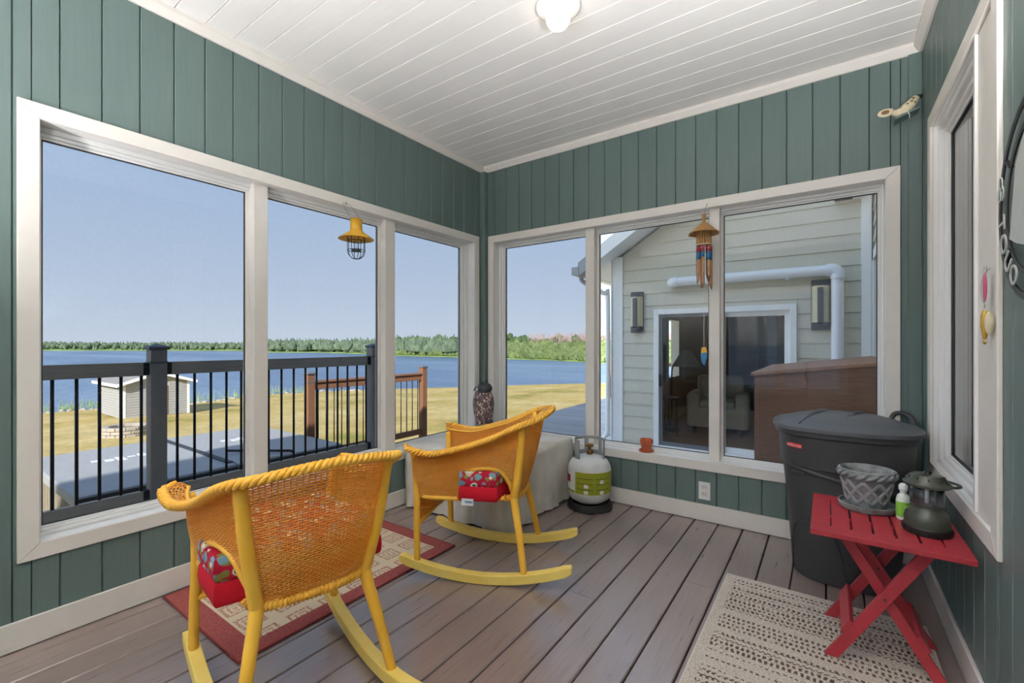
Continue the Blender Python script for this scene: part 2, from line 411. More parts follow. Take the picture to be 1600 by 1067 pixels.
window('window_1', lambda u, d, z: (XL-d, u, z), WL, [(.392, 1.178), (1.288, 2.068), (2.195, 2.945)], (.428, 2.008),
       'wide white three-pane window looking over the lake', glassmat='glass_screen')
window('window_2', lambda u, d, z: (u, YB+d, z), WB, [(-2.36, -1.564), (-1.456, -.659), (-.568, .226)], (.425, 2.022),
       'wide white three-pane window facing the clapboard house wing', glassmat=['glass_screen', 'glass', 'glass'])
window('added_window_4', lambda u, d, z: (XL-d, u, z), W4, [(-1.97, -1.01), (-.90, .06)], (.428, 2.008), 'unseen white two-pane window added for daylight on the lake side near the white door')
window('added_window_5', lambda u, d, z: (u, YF-d, z), WF, [(-1.47, -.71), (-.60, .17)], (.428, 2.008), 'unseen white two-pane window added for daylight beside the white door')
window('window_3', lambda u, d, z: (XR+d, u, z), WR, [(2.085, 2.785)], (.672, 2.118),
       'narrow white window above the red folding table', depth=.045, glassmat='glass_dark', step=.03)

w3 = bpy.data.objects['window_3']
MB().box(XR-.001, XR+.045, 1.878, 2.088, .624, 2.182).build('sash_stile', 'white_trim', w3)
MB().box(XR-.009, XR-.0012, 2.070, 2.088, .624, 2.182).build('stile_lip', 'vinyl_white', w3)
# roof over the room and the body of the main house (outside, right of the boarded wall)
simple('roofing', (92, 90, 88), .9)
simple('siding', (212, 206, 188), .6, var=.04, scale=40, bump=.06)
simple('white_paint', (246, 245, 242), .45, var=.02, bump=.02)
struct('sunroom_roof', MB().box(XL-.5, XR+.1, YF-.5, YB+.45, 2.95, 3.05), 'roofing', 'flat roof slab over the sunroom', 'roof')
hm = tag(MB().box(XR+1.9, 9, -24, 13, -.9, 6.9).build('main_house', 'siding'), 'tall clapboard main house beside the sunroom', 'building', kind='structure')
m = MB(); m.box(XR+TH+.121, XR+1.95, -24, 13, 2.95, 6.9); m.box(XR+.05, XR+TH+.13, YB+.141, 13, 2.3, 6.9); m.box(XR+TH+.121, XR+1.9, -24, YF-.1, -.9, 2.95)
m.box(XR+.05, XR+TH+.13, YB+.141, 13, -.9, 2.3); m.box(XR+.02, XR+TH+.13, -24, YF-.16, -.9, 6.9); m.box(XR+.02, XR+TH+.121, YF-.16, YB+.141, 3.06, 6.9)
m.box(XR+TH+.121, XR+1.9, YF-.1, 13, -.3, -.2)
m.build('upper_wall', 'siding', hm)

# ------------------------------------------------------------------ wicker rocking chairs
def weave_mat(name, a, b, rough=.42, thin=0):
    g = N(name); p = g.obj(); f = g.noise(p, 9, 4, .6); f2 = g.noise(p, 120, 2)
    c = g.mix(g.ramp(f, [(.3, (0, 0, 0, 1)), (.75, (1, 1, 1, 1))]), lin(a), lin(b))
    b_ = g.bsdf(c, rough, 0, g.bump(f2, .15, .002), .4)
    if thin:
        tl = g.n('ShaderNodeBsdfTranslucent'); g.put(tl.inputs[0], c); mx = g.n('ShaderNodeMixShader'); mx.inputs[0].default_value = thin
        g.put(mx.inputs[1], b_.outputs[0]); g.put(mx.inputs[2], tl.outputs[0]); g.put(g.out.inputs[0], mx.outputs[0])
    return g.m
weave_mat('wicker_orange', (255, 190, 78), (255, 210, 116), thin=.5)
weave_mat('wicker_post', (242, 178, 50), (248, 196, 78))
weave_mat('rocker_yellow', (238, 204, 98), (246, 218, 124))
weave_mat('wicker_rim', (236, 168, 44), (246, 190, 80))
def chair_proto():
    root = empty('rocking_chair')
    half_t = [(.302, .258, .652), (.27, .266, .643), (.22, .272, .635), (.14, .271, .636), (.03, .262, .662), (-.12, .245, .712), (-.235, .222, .770), (-.297, .175, .795), (-.329, .09, .812), (-.338, 0, .818)]
    half_b = [(.284, .236, .40), (.270, .236, .40), (.23, .236, .40), (.15, .232, .40), (.03, .22, .40), (-.12, .185, .40), (-.195, .16, .40), (-.222, .12, .40), (-.232, .06, .40), (-.235, 0, .40)]
    mir = lambda h: h+[(x, -y, z) for x, y, z in h[-2::-1]]
    T = catmull(mir(half_t), 10); B = catmull(mir(half_b), 10); n = len(T)
    # arc-length parameter on the top curve
    L = [0]
    for i in range(1, n): L.append(L[-1]+(T[i]-T[i-1]).length)
    def at(C, s):
        s = min(max(s, 0), L[-1]-1e-6); i = 0
        lo, hi = 0, n-1
        while hi-lo > 1:
            m_ = (lo+hi)//2
            if L[m_] <= s: lo = m_
            else: hi = m_
        return C[lo].lerp(C[lo+1], (s-L[lo])/(L[lo+1]-L[lo]))
    tot = L[-1]
    def nrm(s):
        d_ = at(T, s+.01)-at(T, s-.01); v = Vector((d_.y, -d_.x, 0))
        if v.length < 1e-6: return Vector((1, 0, 0))
        v.normalize(); q = at(T, s)-Vector((0.0, 0, 0)); q.z = 0
        return v if v.dot(q) > 0 else -v
    def S(s, v):
        b = at(B, s); t = at(T, s)
        if v <= 1:
            p = b.lerp(t, v); bulge = math.sin(PI*v)*.010; return p+nrm(s)*bulge
        w = (v-1)                                   # rolled flare beyond the top edge
        ed = min(s, tot-s); k_ = (1+.8*max(0, 1-ed/.20))*min(1, .5+ed/.06)
        return t+nrm(s)*(w*.30*k_)+Vector((0, 0, .16*w-.9*w*w+.10*w*max(0, 1-ed/.12)))
    ns = int(tot/.0165); ds = tot/ns
    def open_at(p):                                 # arched side openings by the rear posts
        if p.x > .055 or p.x < -.205: return False
        u = (p.x+.075)/.13
        return p.z < .405+.155*math.sqrt(max(0, 1-abs(u)**2.6)) and abs(p.y) > .10
    m = MB(); rows = 58; vmax = 1.13
    s0 = .012; s1 = tot-s0
    for r in range(rows+1):
        v = r/rows*vmax; run = []
        for k in range(ns*2+1):
            s = k*ds/2
            if v < .985 and (s < s0 or s > s1):
                if len(run) > 2: m.tube(run, .0027, 4, cap=False)
                run = []; continue
            p = S(s, v)
            if open_at(p):
                if len(run) > 2: m.tube(run, .0027, 4, cap=False)
                run = []; continue
            ph = PI*(k/2+r); run.append(p+nrm(s)*(.0030*math.cos(ph)))
        if len(run) > 2: m.tube(run, .0027, 4, cap=False)
    for k in range(ns+1):                           # upright stakes
        s = k*ds; pts = []; lo = 0 if s0 < s < s1 else .985
        for j in range(15):
            v = lo+(vmax-lo)*j/14; p = S(s, v)
            if open_at(p): pts = []; continue
            pts.append(p)
        if len(pts) > 1: m.tube(pts, .0027, 4, cap=False)
    sh = m.build('woven_shell', 'wicker_orange', root, smooth=True); sh['kind'] = 'stuff'
    # braided rim: three strands twisting along the flared edge
    m = MB(); N_ = 420
    for st in range(3):
        pts = []
        for k in range(N_+1):
            s = tot*k/N_; c = S(s, vmax+.01); a = 2*PI*(k/N_*tot/.048+st/3); nn = nrm(s)
            en = min(1, .1+min(s, tot-s)/.05); pts.append(c+nn*(.0105*en*math.cos(a))+Vector((0, 0, .0090*en*math.sin(a)))+Vector((0, 0, .002)))
        m.tube(pts, .0078, 6)
    m.build('braided_rim', 'wicker_rim', root, smooth=True)
    # under-edge band of the roll
    m = MB(); m.tube([S(tot*k/160, 1.0) for k in range(161)], .007, 6); m.build('top_hoop', 'wicker_post', root, smooth=True)
    # legs
    for s in (1, -1):
        m = MB(); P = catmull([(.268, .25*s, .045), (.272, .246*s, .22), (.275, .240*s, .40), (.283, .245*s, .56), (.288, .256*s, .632)], 6)
        m.tube(P, .0165, 10); m.build('leg', 'wicker_post', root, smooth=True)
        m = MB(); P = catmull([(-.275, .235*s, .04), (-.245, .20*s, .22), (-.212, .166*s, .385), (-.216, .170*s, .43), (-.243, .195*s, .58), (-.262, .218*s, .775)], 6)
        m.tube(P, [.0155+.005*min(1, i/12) for i in range(len(P))], 10); m.build('leg', 'wicker_post', root, smooth=True)
        # rocker: bent plank
        m = MB(); Rr = 1.45; prev = None; xs = [-.50+.86*i/28 for i in range(29)]; vs = []
        for i, x in enumerate(xs):
            zb = .0+((x+.06)**2)/(2*Rr*.86); y = s*(.222+.028*(x+.5)/.86); t_ = .046; w = .021
            if i in (0, 28): zb += .010; t_ = .030
            vs += [(x, y-w, zb), (x, y+w, zb), (x, y+w, zb+t_), (x, y-w, zb+t_)]
        fs = [(0, 1, 2, 3)[::1], (28*4+3, 28*4+2, 28*4+1, 28*4)]
        for i in range(28):
            for q in range(4): fs.append((i*4+q, (i+1)*4+q, (i+1)*4+(q+1) % 4, i*4+(q+1) % 4))
        m.add(vs, fs); ob = m.build('rocker', 'rocker_yellow', root, bevel=.004)
        bm = bmesh.new(); bm.from_mesh(ob.data); bmesh.ops.recalc_face_normals(bm, faces=bm.faces); bm.to_mesh(ob.data); bm.free()
        # arch hoop around the side opening
        pts = []
        for i in range(25):
            u = -1+2*i/24; x = -.075+.13*u*.99; z = .405+.155*math.sqrt(max(0, 1-abs(u)**2.6))
            best = min(range(n), key=lambda q: abs(B[q].lerp(T[q], (z-.4)/max(.05, T[q].z-.4)).x-x)+(0 if B[q].y*s > 0 else 9))
            p = B[best].lerp(T[best], (z-.4)/max(.05, T[best].z-.4)); pts.append(p+nrm(L[best])*.008)
        MB().tube(pts, .0105, 8).build('arch_hoop', 'wicker_post', root, smooth=True)
    # wrapped seat rail
    hoop = [at(B, tot*k/120) for k in range(6, 115)]
    m = MB(); m.tube(hoop+[Vector((.28, .2-.4*i/8, .40)) for i in range(9)][::-1], .0125, 8, closed=True)
    m.build('seat_rail', 'wicker_post', root, smooth=True)
    m = MB(); wr_ = []
    for k in range(260):
        s = tot*(.30+.40*k/259); c = at(B, s); a = 2*PI*k/7; wr_.append(c+nrm(s)*(.0155*math.cos(a))+Vector((0, 0, .0155*math.sin(a))))
    m.tube(wr_, .0035, 5); m.build('rail_wrapping', 'wicker_rim', root, smooth=True)
    MB().tube([(.27, .246, .262), (.272, 0, .268), (.27, -.246, .262)], .0125, 8).build('front_stretcher', 'wicker_post', root, smooth=True)
    m = MB()
    for r in range(24):
        z = .268+.128*r/23; m.tube([(.272+.003*math.cos(PI*(k+r)), -.24+.48*k/30, z) for k in range(31)], .0026, 4, cap=False)
    for k in range(31): m.tube([(.272, -.24+.48*k/30, .262), (.272, -.24+.48*k/30, .40)], .0027, 4, cap=False)
    o_ = m.build('woven_skirt', 'wicker_orange', root, smooth=True); o_['kind'] = 'stuff'
    m = MB(); m.prism([(.27, -.225), (.27, .225), (.03, .21), (-.12, .175), (-.21, .13), (-.225, 0), (-.21, -.13), (-.12, -.175), (.03, -.21)], .392, .402)
    m.build('seat_panel', 'wicker_orange', root)
    return root
PROTO = chair_proto()
tag(PROTO, 'yellow wicker rocking chair near the canvas-covered box, its curved runners crossing bare boards', 'chair', 'yellow wicker rocking chairs')
C2 = ((-1.54, 1.906), math.radians(203.2)); C1 = ((-1.5235, .839), math.radians(168.3))
PROTO.location = (C2[0][0], C2[0][1], 0.001); PROTO.rotation_euler = (0, 0, C2[1])
chair1 = copy_tree(PROTO); chair1.location = (C1[0][0], C1[0][1], 0.009); chair1.rotation_euler = (0, 0, C1[1])
chair1['label'] = 'yellow wicker rocking chair straddling the red rug, farther from the canvas-covered box'
# cushions
def floral():
    g = N('floral'); p = g.obj(); w = g.noise(p, 9, 3)
    mp = g.n('ShaderNodeVectorMath', operation='ADD'); g.put(mp.inputs[0], p)
    sc = g.n('ShaderNodeVectorMath', operation='SCALE'); nz = g.n('ShaderNodeTexNoise'); g.put(nz.inputs['Vector'], p); nz.inputs['Scale'].default_value = 14
    g.put(sc.inputs[0], nz.outputs['Color']); sc.inputs['Scale'].default_value = .05; g.put(mp.inputs[1], sc.outputs[0])
    q = mp.outputs[0]
    d1 = g.vor(q, 15); d2 = g.vor(g.mapp(q, (1, 1, 1), (3.1, 1.7, 0)), 21); d3 = g.vor(g.mapp(q, (1, 1, 1), (7.3, 5.2, 2)), 26)
    c = lin((176, 26, 54))
    c = g.mix(g.ramp(d3, [(.30, (1, 1, 1, 1)), (.36, (0, 0, 0, 1))]), c, lin((128, 128, 70)))
    c = g.mix(g.ramp(d2, [(.33, (1, 1, 1, 1)), (.39, (0, 0, 0, 1))]), c, lin((120, 158, 176)))
    c = g.mix(g.ramp(d1, [(.34, (1, 1, 1, 1)), (.40, (0, 0, 0, 1))]), c, lin((240, 230, 206)))
    c = g.mix(g.ramp(d1, [(.10, (1, 1, 1, 1)), (.15, (0, 0, 0, 1))]), c, lin((196, 160, 70)))
    rg = g.math('ABSOLUTE', g.math('SUBTRACT', d1, .27)); c = g.mix(g.ramp(rg, [(.015, (1, 1, 1, 1)), (.03, (0, 0, 0, 1))]), c, lin((70, 84, 92)))
    g.bsdf(c, .85, 0, g.bump(g.noise(p, 300, 1), .2, .001), .2)
floral(); simple('red_fabric', (190, 24, 42), .8, var=.08, scale=200, bump=.1, spec=.2)
simple('tag_white', (232, 234, 238), .7); simple('tag_print', (120, 150, 190), .7)
def cushion(name, mat, z0, z1, grow, c, loc_z, label, cat, grp):
    poly = [(.262, -.205), (.262, .205), (.075, .205), (.05, .222), (.045, .268), (-.145, .258), (-.155, .16), (-.185, .13), (-.20, 0), (-.185, -.13), (-.155, -.16), (-.145, -.258), (.045, -.268), (.05, -.222), (.075, -.205)]
    m = MB(); n_ = len(poly); vs = []; lv = [(.0, .90), (.12, .985), (.5, 1.0+grow), (.88, .985), (1.0, .90)]
    for f_, k_ in lv:
        for x, y in poly:
            vs.append(((x-.03)*(1-(1-k_)*.25)+.03, y*(1-(1-k_)*.25), z0+(z1-z0)*f_))
    fs = [tuple(range(n_))[::-1], tuple(range(4*n_, 5*n_))]
    for j in range(4):
        for i in range(n_): fs.append((j*n_+i, j*n_+(i+1) % n_, (j+1)*n_+(i+1) % n_, (j+1)*n_+i))
    m.add(vs, fs); ob = m.build(name, mat, None, auto=.9)
    ob.location = (c[0][0], c[0][1], loc_z); ob.rotation_euler = (0, 0, c[1])
    tag(ob, label, cat, grp); return ob
for c, zz, w_ in ((C2, .001, 'of the rocking chair by the canvas-covered box'), (C1, .009, 'of the rocking chair straddling the red rug')):
    rc = cushion('seat_cushion', 'red_fabric', .404, .474, .01, c, zz, 'plain red box cushion on the seat '+w_, 'cushion', 'red seat cushions')
    cushion('floral_cushion', 'floral', .475, .548, .02, c, zz, 'floral red and cream cushion '+w_, 'cushion', 'floral seat cushions')
    if c is C2:
        m = MB().box(-.03, .03, .2675, .2695, .385, .418); t_ = m.build('care_tag', 'tag_white', rc)
        MB().box(-.026, .012, .2696, .2700, .397, .407).build('tag_print', 'tag_print', t_)

# ------------------------------------------------------------------ rugs
def red_rug():
    g = N('rug_red'); x, y, z = g.xyz(g.obj())
    cell = .145
    def tri(v): return g.math('ABSOLUTE', g.math('SUBTRACT', g.math('FRACT', g.math('ADD', g.math('DIVIDE', v, cell), .5)), .5))
    d_ = g.math('MULTIPLY', g.math('MAXIMUM', tri(x), tri(y)), 2.0)
    pat = g.ramp(d_, [(0, (1, 1, 1, 1)), (.12, (0, 0, 0, 1)), (.26, (1, 1, 1, 1)), (.38, (0, 0, 0, 1)), (.52, (1, 1, 1, 1)), (.70, (0, 0, 0, 1))], 'CONSTANT')
    sp_ = g.noise(g.obj(), 150, 2, .8); spk = g.ramp(sp_, [(.42, (0, 0, 0, 1)), (.56, (1, 1, 1, 1))])
    field = g.mix(g.math('MULTIPLY', pat, spk), lin((222, 205, 176)), lin((158, 74, 74)))
    field = g.mix(g.math('MULTIPLY', g.noise(g.obj(), 260, 1), .35), field, lin((184, 160, 130)))
    bx = g.math('GREATER_THAN', g.math('ABSOLUTE', x), .3675-.078); by = g.math('GREATER_THAN', g.math('ABSOLUTE', y), .5825-.085)
    bord = g.math('MAXIMUM', bx, by)
    red = g.ramp(g.noise(g.obj(), 180, 2), [(.3, lin((142, 70, 68))), (.7, lin((174, 98, 93)))])
    g.bsdf(g.mix(bord, field, red), .95, 0, g.bump(sp_, .5, .003), .1)
red_rug()
g = N('rug_grey'); x, y, z = g.xyz(g.obj()); nz = g.noise(g.obj(), 260, 2, .7); wob = g.math('MULTIPLY', g.math('SUBTRACT', g.noise(g.obj(), 16, 2), .5), .012)
yy_ = g.math('ADD', y, wob); xx_ = g.math('ADD', x, g.math('MULTIPLY', g.math('SUBTRACT', g.noise(g.obj(), 70, 1), .5), .010))
def hash1(v):
    w_ = g.n('ShaderNodeTexWhiteNoise', noise_dimensions='1D'); g.put(w_.inputs['W'], v); return w_.outputs['Value']
def rows(period, seed, lo, hi, keep):
    u_ = g.math('DIVIDE', yy_, period); h_ = hash1(g.math('ADD', g.math('FLOOR', u_), seed)); d_ = g.math('ABSOLUTE', g.math('SUBTRACT', g.math('FRACT', u_), .5))
    inr = g.math('LESS_THAN', d_, g.math('ADD', lo, g.math('MULTIPLY', h_, hi-lo)))
    ds_ = g.math('ABSOLUTE', g.math('SUBTRACT', g.math('FRACT', g.math('ADD', g.math('DIVIDE', xx_, .0185), g.math('MULTIPLY', h_, 7.0))), .5))
    return g.math('MULTIPLY', g.math('MULTIPLY', inr, g.math('LESS_THAN', ds_, .26)), g.math('GREATER_THAN', hash1(g.math('ADD', g.math('FLOOR', u_), seed+40)), keep))
on = g.math('MAXIMUM', rows(.0285, 3.0, .10, .40, .22), rows(.0143, 91.0, .12, .30, .72))
on = g.math('MULTIPLY', on, g.math('GREATER_THAN', g.noise(g.obj(), 55, 2, .7), .40))
mar = g.math('MULTIPLY', g.math('LESS_THAN', g.math('ABSOLUTE', x), .335), g.math('LESS_THAN', g.math('ABSOLUTE', y), .58))
on = g.math('MULTIPLY', on, mar)
base = g.ramp(nz, [(.28, lin((136, 121, 109))), (.46, lin((203, 190, 177))), (.7, lin((230, 220, 209)))])
g.bsdf(g.mix(on, base, g.ramp(nz, [(.3, lin((78, 64, 56))), (.7, lin((122, 104, 92)))])), 1.0, 0, g.bump(nz, .8, .006), .1)
simple('rug_bind_grey', (206, 198, 190), .9); simple('rug_bind_red', (138, 54, 56), .9)
def rug(name, cx, cy, w, l, h, mat, bind, label):
    t = thing(name, label, 'rug', (cx, cy, .001))
    MB().box(-w/2+.004, w/2-.004, -l/2+.004, l/2-.004, 0, h).build('pile', mat, t, bevel=.002)
    r_ = .0045
    MB().tube([(-w/2, -l/2, r_), (w/2, -l/2, r_), (w/2, l/2, r_), (-w/2, l/2, r_)], r_, 6, closed=True).build('bound_edge', bind, t, smooth=True)
    return t
rug('patterned_rug', -2.132, 1.348, .735, 1.165, .0075, 'rug_red', 'rug_bind_red', 'red bordered rug with cream field and nested squares')
rug('striped_rug', -.044, 1.885, .748, 1.21, .010, 'rug_grey', 'rug_bind_grey', 'grey beige looped rug with broken brown stripes under the red table')

# ------------------------------------------------------------------ canvas-covered box
g = N('canvas'); f = g.noise(g.pos(), 5, 4); g.bsdf(g.ramp(f, [(.3, lin((200, 192, 180))), (.7, lin((224, 219, 210)))]), .85, 0, g.bump(g.noise(g.mapp(g.pos(), (1.5, 1.5, .5)), 9, 3), .5, .02), .2)
def cover():
    x0, x1, y0, y1, zt = -2.495, -1.625, 2.215, 3.128, .452
    bm = bmesh.new(); nu, nz = 30, 10
    per = []
    def side(a, b, n_):
        for i in range(n_): per.append(Vector(a).lerp(Vector(b), i/n_))
    side((x0, y0), (x1, y0), nu); side((x1, y0), (x1, y1), nu); side((x1, y1), (x0, y1), nu); side((x0, y1), (x0, y0), nu)
    P = len(per); cx, cy = (x0+x1)/2, (y0+y1)/2; rings = []
    for j in range(nz+1):
        t = j/nz; z = zt*(1-t)+.012*t; ring = []
        for i, p in enumerate(per):
            on_front = p.y < y0+.001; on_right = p.x > x1-.001
            fold = .017*t*math.sin(i*.83+1.5*math.sin(i*.21))+.008*t*math.sin(i*2.1+t*4)+.010*math.sin(t*5+i*.35)*t*(1-t)*2
            if not (on_front or on_right): fold = 0
            dx, dy = (p.x-cx), (p.y-cy); k = .985+.015*min(1, t*6)
            nx = 1 if on_right else 0; ny = -1 if on_front else 0
            fl_ = .03*t if (on_front or on_right) else 0
            x = cx+dx*k+nx*(fold+fl_); y = cy+dy*k+ny*(fold+fl_*.4)
            ring.append(bm.verts.new((min(max(x, -2.51), 9), min(y, 3.135), z-(.010 if j == 0 else 0))))
        rings.append(ring)
    for a, b in zip(rings[:-1], rings[1:]):
        for i in range(P): bm.faces.new((a[i], b[i], b[(i+1) % P], a[(i+1) % P]))
    # top, with a gentle sag
    prev = rings[0]
    for j in range(1, 8):
        k = 1-j/8; ring = []
        for i, p in enumerate(per):
            x = cx+(p.x-cx)*.985*k; y = cy+(p.y-cy)*.985*k
            ring.append(bm.verts.new((x, y, zt+.003*math.sin(x*17)*math.sin(y*13))))
        for i in range(P): bm.faces.new((prev[i], prev[(i+1) % P], ring[(i+1) % P], ring[i]))
        prev = ring
    bm.faces.new(prev)
    bmesh.ops.recalc_face_normals(bm, faces=bm.faces)
    me = bpy.data.meshes.new('covered_box'); bm.to_mesh(me); bm.free(); me.materials.append(MATS['canvas'])
    for p in me.polygons: p.use_smooth = True
    ob = bpy.data.objects.new('covered_box', me); COL.objects.link(ob)
    tag(ob, 'low square box under a pale canvas cover in the corner', 'covered box')
    MB().tube([(x1+.004, y0-.004, zt*(1-k/8)+.01) for k in range(9)], .004, 6).build('cover_seam', 'canvas', ob)
cover()

# ------------------------------------------------------------------ owl figure
g = N('owl_body'); p = g.obj(); v = g.vor(g.mapp(p, (1, 1, .7)), 58); f = g.noise(p, 40, 2)
g.bsdf(g.mix(g.ramp(v, [(.35, (0, 0, 0, 1)), (.5, (1, 1, 1, 1))]), g.ramp(f, [(.3, lin((156, 124, 118))), (.7, lin((216, 188, 178)))]), lin((92, 72, 70))), .55, 0, g.bump(v, .6, .006))
simple('owl_dark', (58, 60, 64), .5); simple('owl_grey', (120, 122, 124), .6)
g = N('owl_face'); p = g.obj(); v = g.noise(g.mapp(p, (1, 1, 2)), 70, 2); g.bsdf(g.ramp(v, [(.42, lin((40, 42, 46))), (.52, lin((214, 214, 210)))], 'CONSTANT'), .6)
owl = thing('owl_figure', 'speckled brown owl decoy with dark hooded head on the canvas-covered box', 'owl', (-2.40, 2.985, .456), math.radians(200))
MB().lathe([(.045, 0), (.062, .01), (.068, .05), (.084, .11), (.092, .18), (.088, .23), (.072, .275), (.056, .295)], 20, (0, 0, .02), 1.0, .92).build('body', 'owl_body', owl, smooth=True)
MB().lathe([(.05, 0), (.07, .006), (.068, .03), (.05, .04)], 18).build('base', 'owl_grey', owl, smooth=True)
MB().sphere((-.008, 0, .335), (.068, .062, .052), 18, 12).build('head', 'owl_dark', owl, smooth=True)
MB().sphere((.03, 0, .327), (.040, .052, .045), 16, 10).build('face', 'owl_face', owl, smooth=True)
MB().lathe([(.060, 0), (.066, .008), (.060, .018)], 18, (0, 0, .298)).build('collar', 'owl_dark', owl, smooth=True)
for s in (1, -1):
    MB().sphere((.064, .019*s, .34), .009, 10, 6).build('eye', 'owl_dark', owl, smooth=True)
    MB().tube([(.0, .042*s, .37), (-.004, .050*s, .39), (-.008, .054*s, .402)], [.012, .008, .002], 6).build('ear_tuft', 'owl_dark', owl, smooth=True)
    MB().sphere((-.01, .075*s, .17), (.06, .018, .11), 12, 8).build('wing', 'owl_body', owl, smooth=True)
MB().tube([(.066, 0, .33), (.083, 0, .322), (.086, 0, .308)], [.010, .007, .002], 8).build('beak', 'owl_dark', owl, smooth=True)
MB().prism([(-.09, .0), (-.045, .0), (-.045, .06), (-.075, .07)], -.03, .03, 'y').build('tail', 'owl_dark', owl, bevel=.006)

# ------------------------------------------------------------------ propane cylinder on a black stand
simple('tank_white', (214, 215, 214), .35, var=.03); simple('tank_grey', (150, 152, 150), .5); simple('brass', (150, 112, 62), .35, .8); simple('black_plastic', (36, 36, 37), .55, var=.1)
simple('label_olive', (152, 156, 36), .6, var=.1, scale=60); simple('label_cream', (222, 218, 200), .6); simple('label_dark', (60, 62, 22), .7); simple('label_red', (180, 28, 44), .6)
simple('label_pale', (226, 228, 222), .6)
PT = (-1.405, 2.962)
st = tag(MB().lathe([(.148, 0), (.160, .006), (.158, .028), (.148, .048), (.132, .050), (.128, .03)], 32).build('tank_stand', 'black_plastic', None, auto=.6), 'round black plastic stand under the gas cylinder', 'stand'); st.location = (PT[0], PT[1], .001)
tk = thing('propane_tank', 'white propane cylinder with olive green warning label', 'gas cylinder', (PT[0], PT[1], .044), math.radians(-52))
prof = [(.06, 0), (.10, .006), (.135, .028), (.151, .07), (.1525, .09), (.1525, .235), (.148, .26), (.130, .293), (.095, .318), (.05, .331), (.02, .335)]
MB().lathe(prof, 40).build('tank_body', 'tank_white', tk, smooth=True)
def wrap(a0, a1, z0, z1, r, nm, mat, par=tk):
    m = MB(); n_ = max(2, int(abs(a1-a0)/6)); vs = []; fs = []
    for i in range(n_+1):
        a = math.radians(a0+(a1-a0)*i/n_)
        for rr in (r, r+.0006):
            for zz in (z0, z1): vs.append((rr*math.cos(a), rr*math.sin(a), zz))
    for i in range(n_):
        b = i*4
        fs += [(b+2, b+6, b+7, b+3), (b, b+1, b+5, b+4), (b+1, b+3, b+7, b+5), (b, b+4, b+6, b+2)]
    fs += [(0, 2, 3, 1), (n_*4, n_*4+1, n_*4+3, n_*4+2)]
    m.add(vs, fs); return m.build(nm, mat, par, smooth=False)
lb = wrap(-52, 70, .085, .238, .1528, 'warning_label', 'label_olive')
wrap(-110, -54, .102, .236, .1528, 'hazard_label', 'label_pale')
wrap(-112, -54, .085, .101, .1528, 'label_strip', 'label_olive')
wrap(-53, 71, .236, .241, .1532, 'label_border', 'label_cream', lb); wrap(-53, 71, .082, .086, .1532, 'label_border', 'label_cream', lb); wrap(66, 72, .084, .238, .1533, 'label_border', 'label_cream', lb)
for z in (.118, .156, .192):
    for a, b in ((-47, -4), (4, 44)): wrap(a, b, z, z+.0035, .1536, 'printed_line', 'label_dark', lb)
for a, z in ((-22, .09), (20, .09), (-22, .132), (20, .162)): wrap(a-5, a+6, z, z+.024, .1536, 'printed_symbol', 'label_pale', lb)
hd = wrap(-100, -72, .15, .2, .1540, 'hazard_diamond', 'label_red')
# collar with hand holes
m = MB(); rc = .105; angs = [(-150, -128), (-98, -62), (-32, -8)]
def cw_(a0, a1, z0, z1):
    n_ = max(1, int((a1-a0)/7))
    for i in range(n_):
        a = math.radians(a0+(a1-a0)*i/n_); b = math.radians(a0+(a1-a0)*(i+1)/n_)
        P = [(r_*math.cos(t), r_*math.sin(t)) for t in (a, b) for r_ in (rc-.003, rc+.003)]
        m.hexa([(P[0][0], P[0][1], z0), (P[2][0], P[2][1], z0), (P[3][0], P[3][1], z0), (P[1][0], P[1][1], z0), (P[0][0], P[0][1], z1), (P[2][0], P[2][1], z1), (P[3][0], P[3][1], z1), (P[1][0], P[1][1], z1)])
cw_(55, 305, .425, .445)
for a0, a1 in ((55, 78), (112, 128), (172, 188), (232, 248), (282, 305)): cw_(a0, a1, .31, .425)
cw_(55, 305, .31, .345)
m.build('collar', 'tank_grey', tk)
MB().lathe([(.022, 0), (.022, .03), (.012, .035), (.012, .06), (.03, .062), (.03, .075), (.01, .08)], 16, (0, 0, .33)).build('valve', 'brass', tk, smooth=False)
MB().tube([(0, 0, .362), (.045, 0, .362), (.055, 0, .362)], [.013, .014, .017], 12).build('valve_outlet', 'brass', tk, smooth=True)

# ------------------------------------------------------------------ terracotta pot on the sill, outlet
simple('terracotta', (190, 96, 62), .8, var=.08, scale=50); simple('soil', (62, 46, 38), 1.0)
tp = thing('terracotta_pot', 'small terracotta flower pot with saucer on the window sill', 'plant pot', (-1.07, YB+.038, .3955))
MB().lathe([(.044, 0), (.050, .002), (.052, .014), (.047, .014), (.044, .005), (.0, .005)], 24, cap=False).build('saucer', 'terracotta', tp, auto=.7)
MB().lathe([(.0, .006), (.030, .006), (.040, .062), (.045, .062), (.046, .090), (.041, .091), (.038, .062), (.032, .05), (.0, .05)], 24, cap=False).build('pot', 'terracotta', tp, auto=.7)
ol = thing('wall_outlet', 'white duplex wall outlet below the window facing the house wing', 'outlet', (-.669, YB, .20))
MB().box(-.036, .036, -.006, 0, -.058, .058).build('cover_plate', 'vinyl_white', ol, bevel=.002)
for s in (1, -1):
    q = MB().box(-.017, .017, -.009, -.005, .022*s-.015, .022*s+.015).build('socket', 'white_trim', ol, bevel=.003)
    for dx in (-.007, .007): MB().box(dx-.0012, dx+.0012, -.0096, -.0088, .022*s-.002, .022*s+.008).build('slot', 'gasket', q)

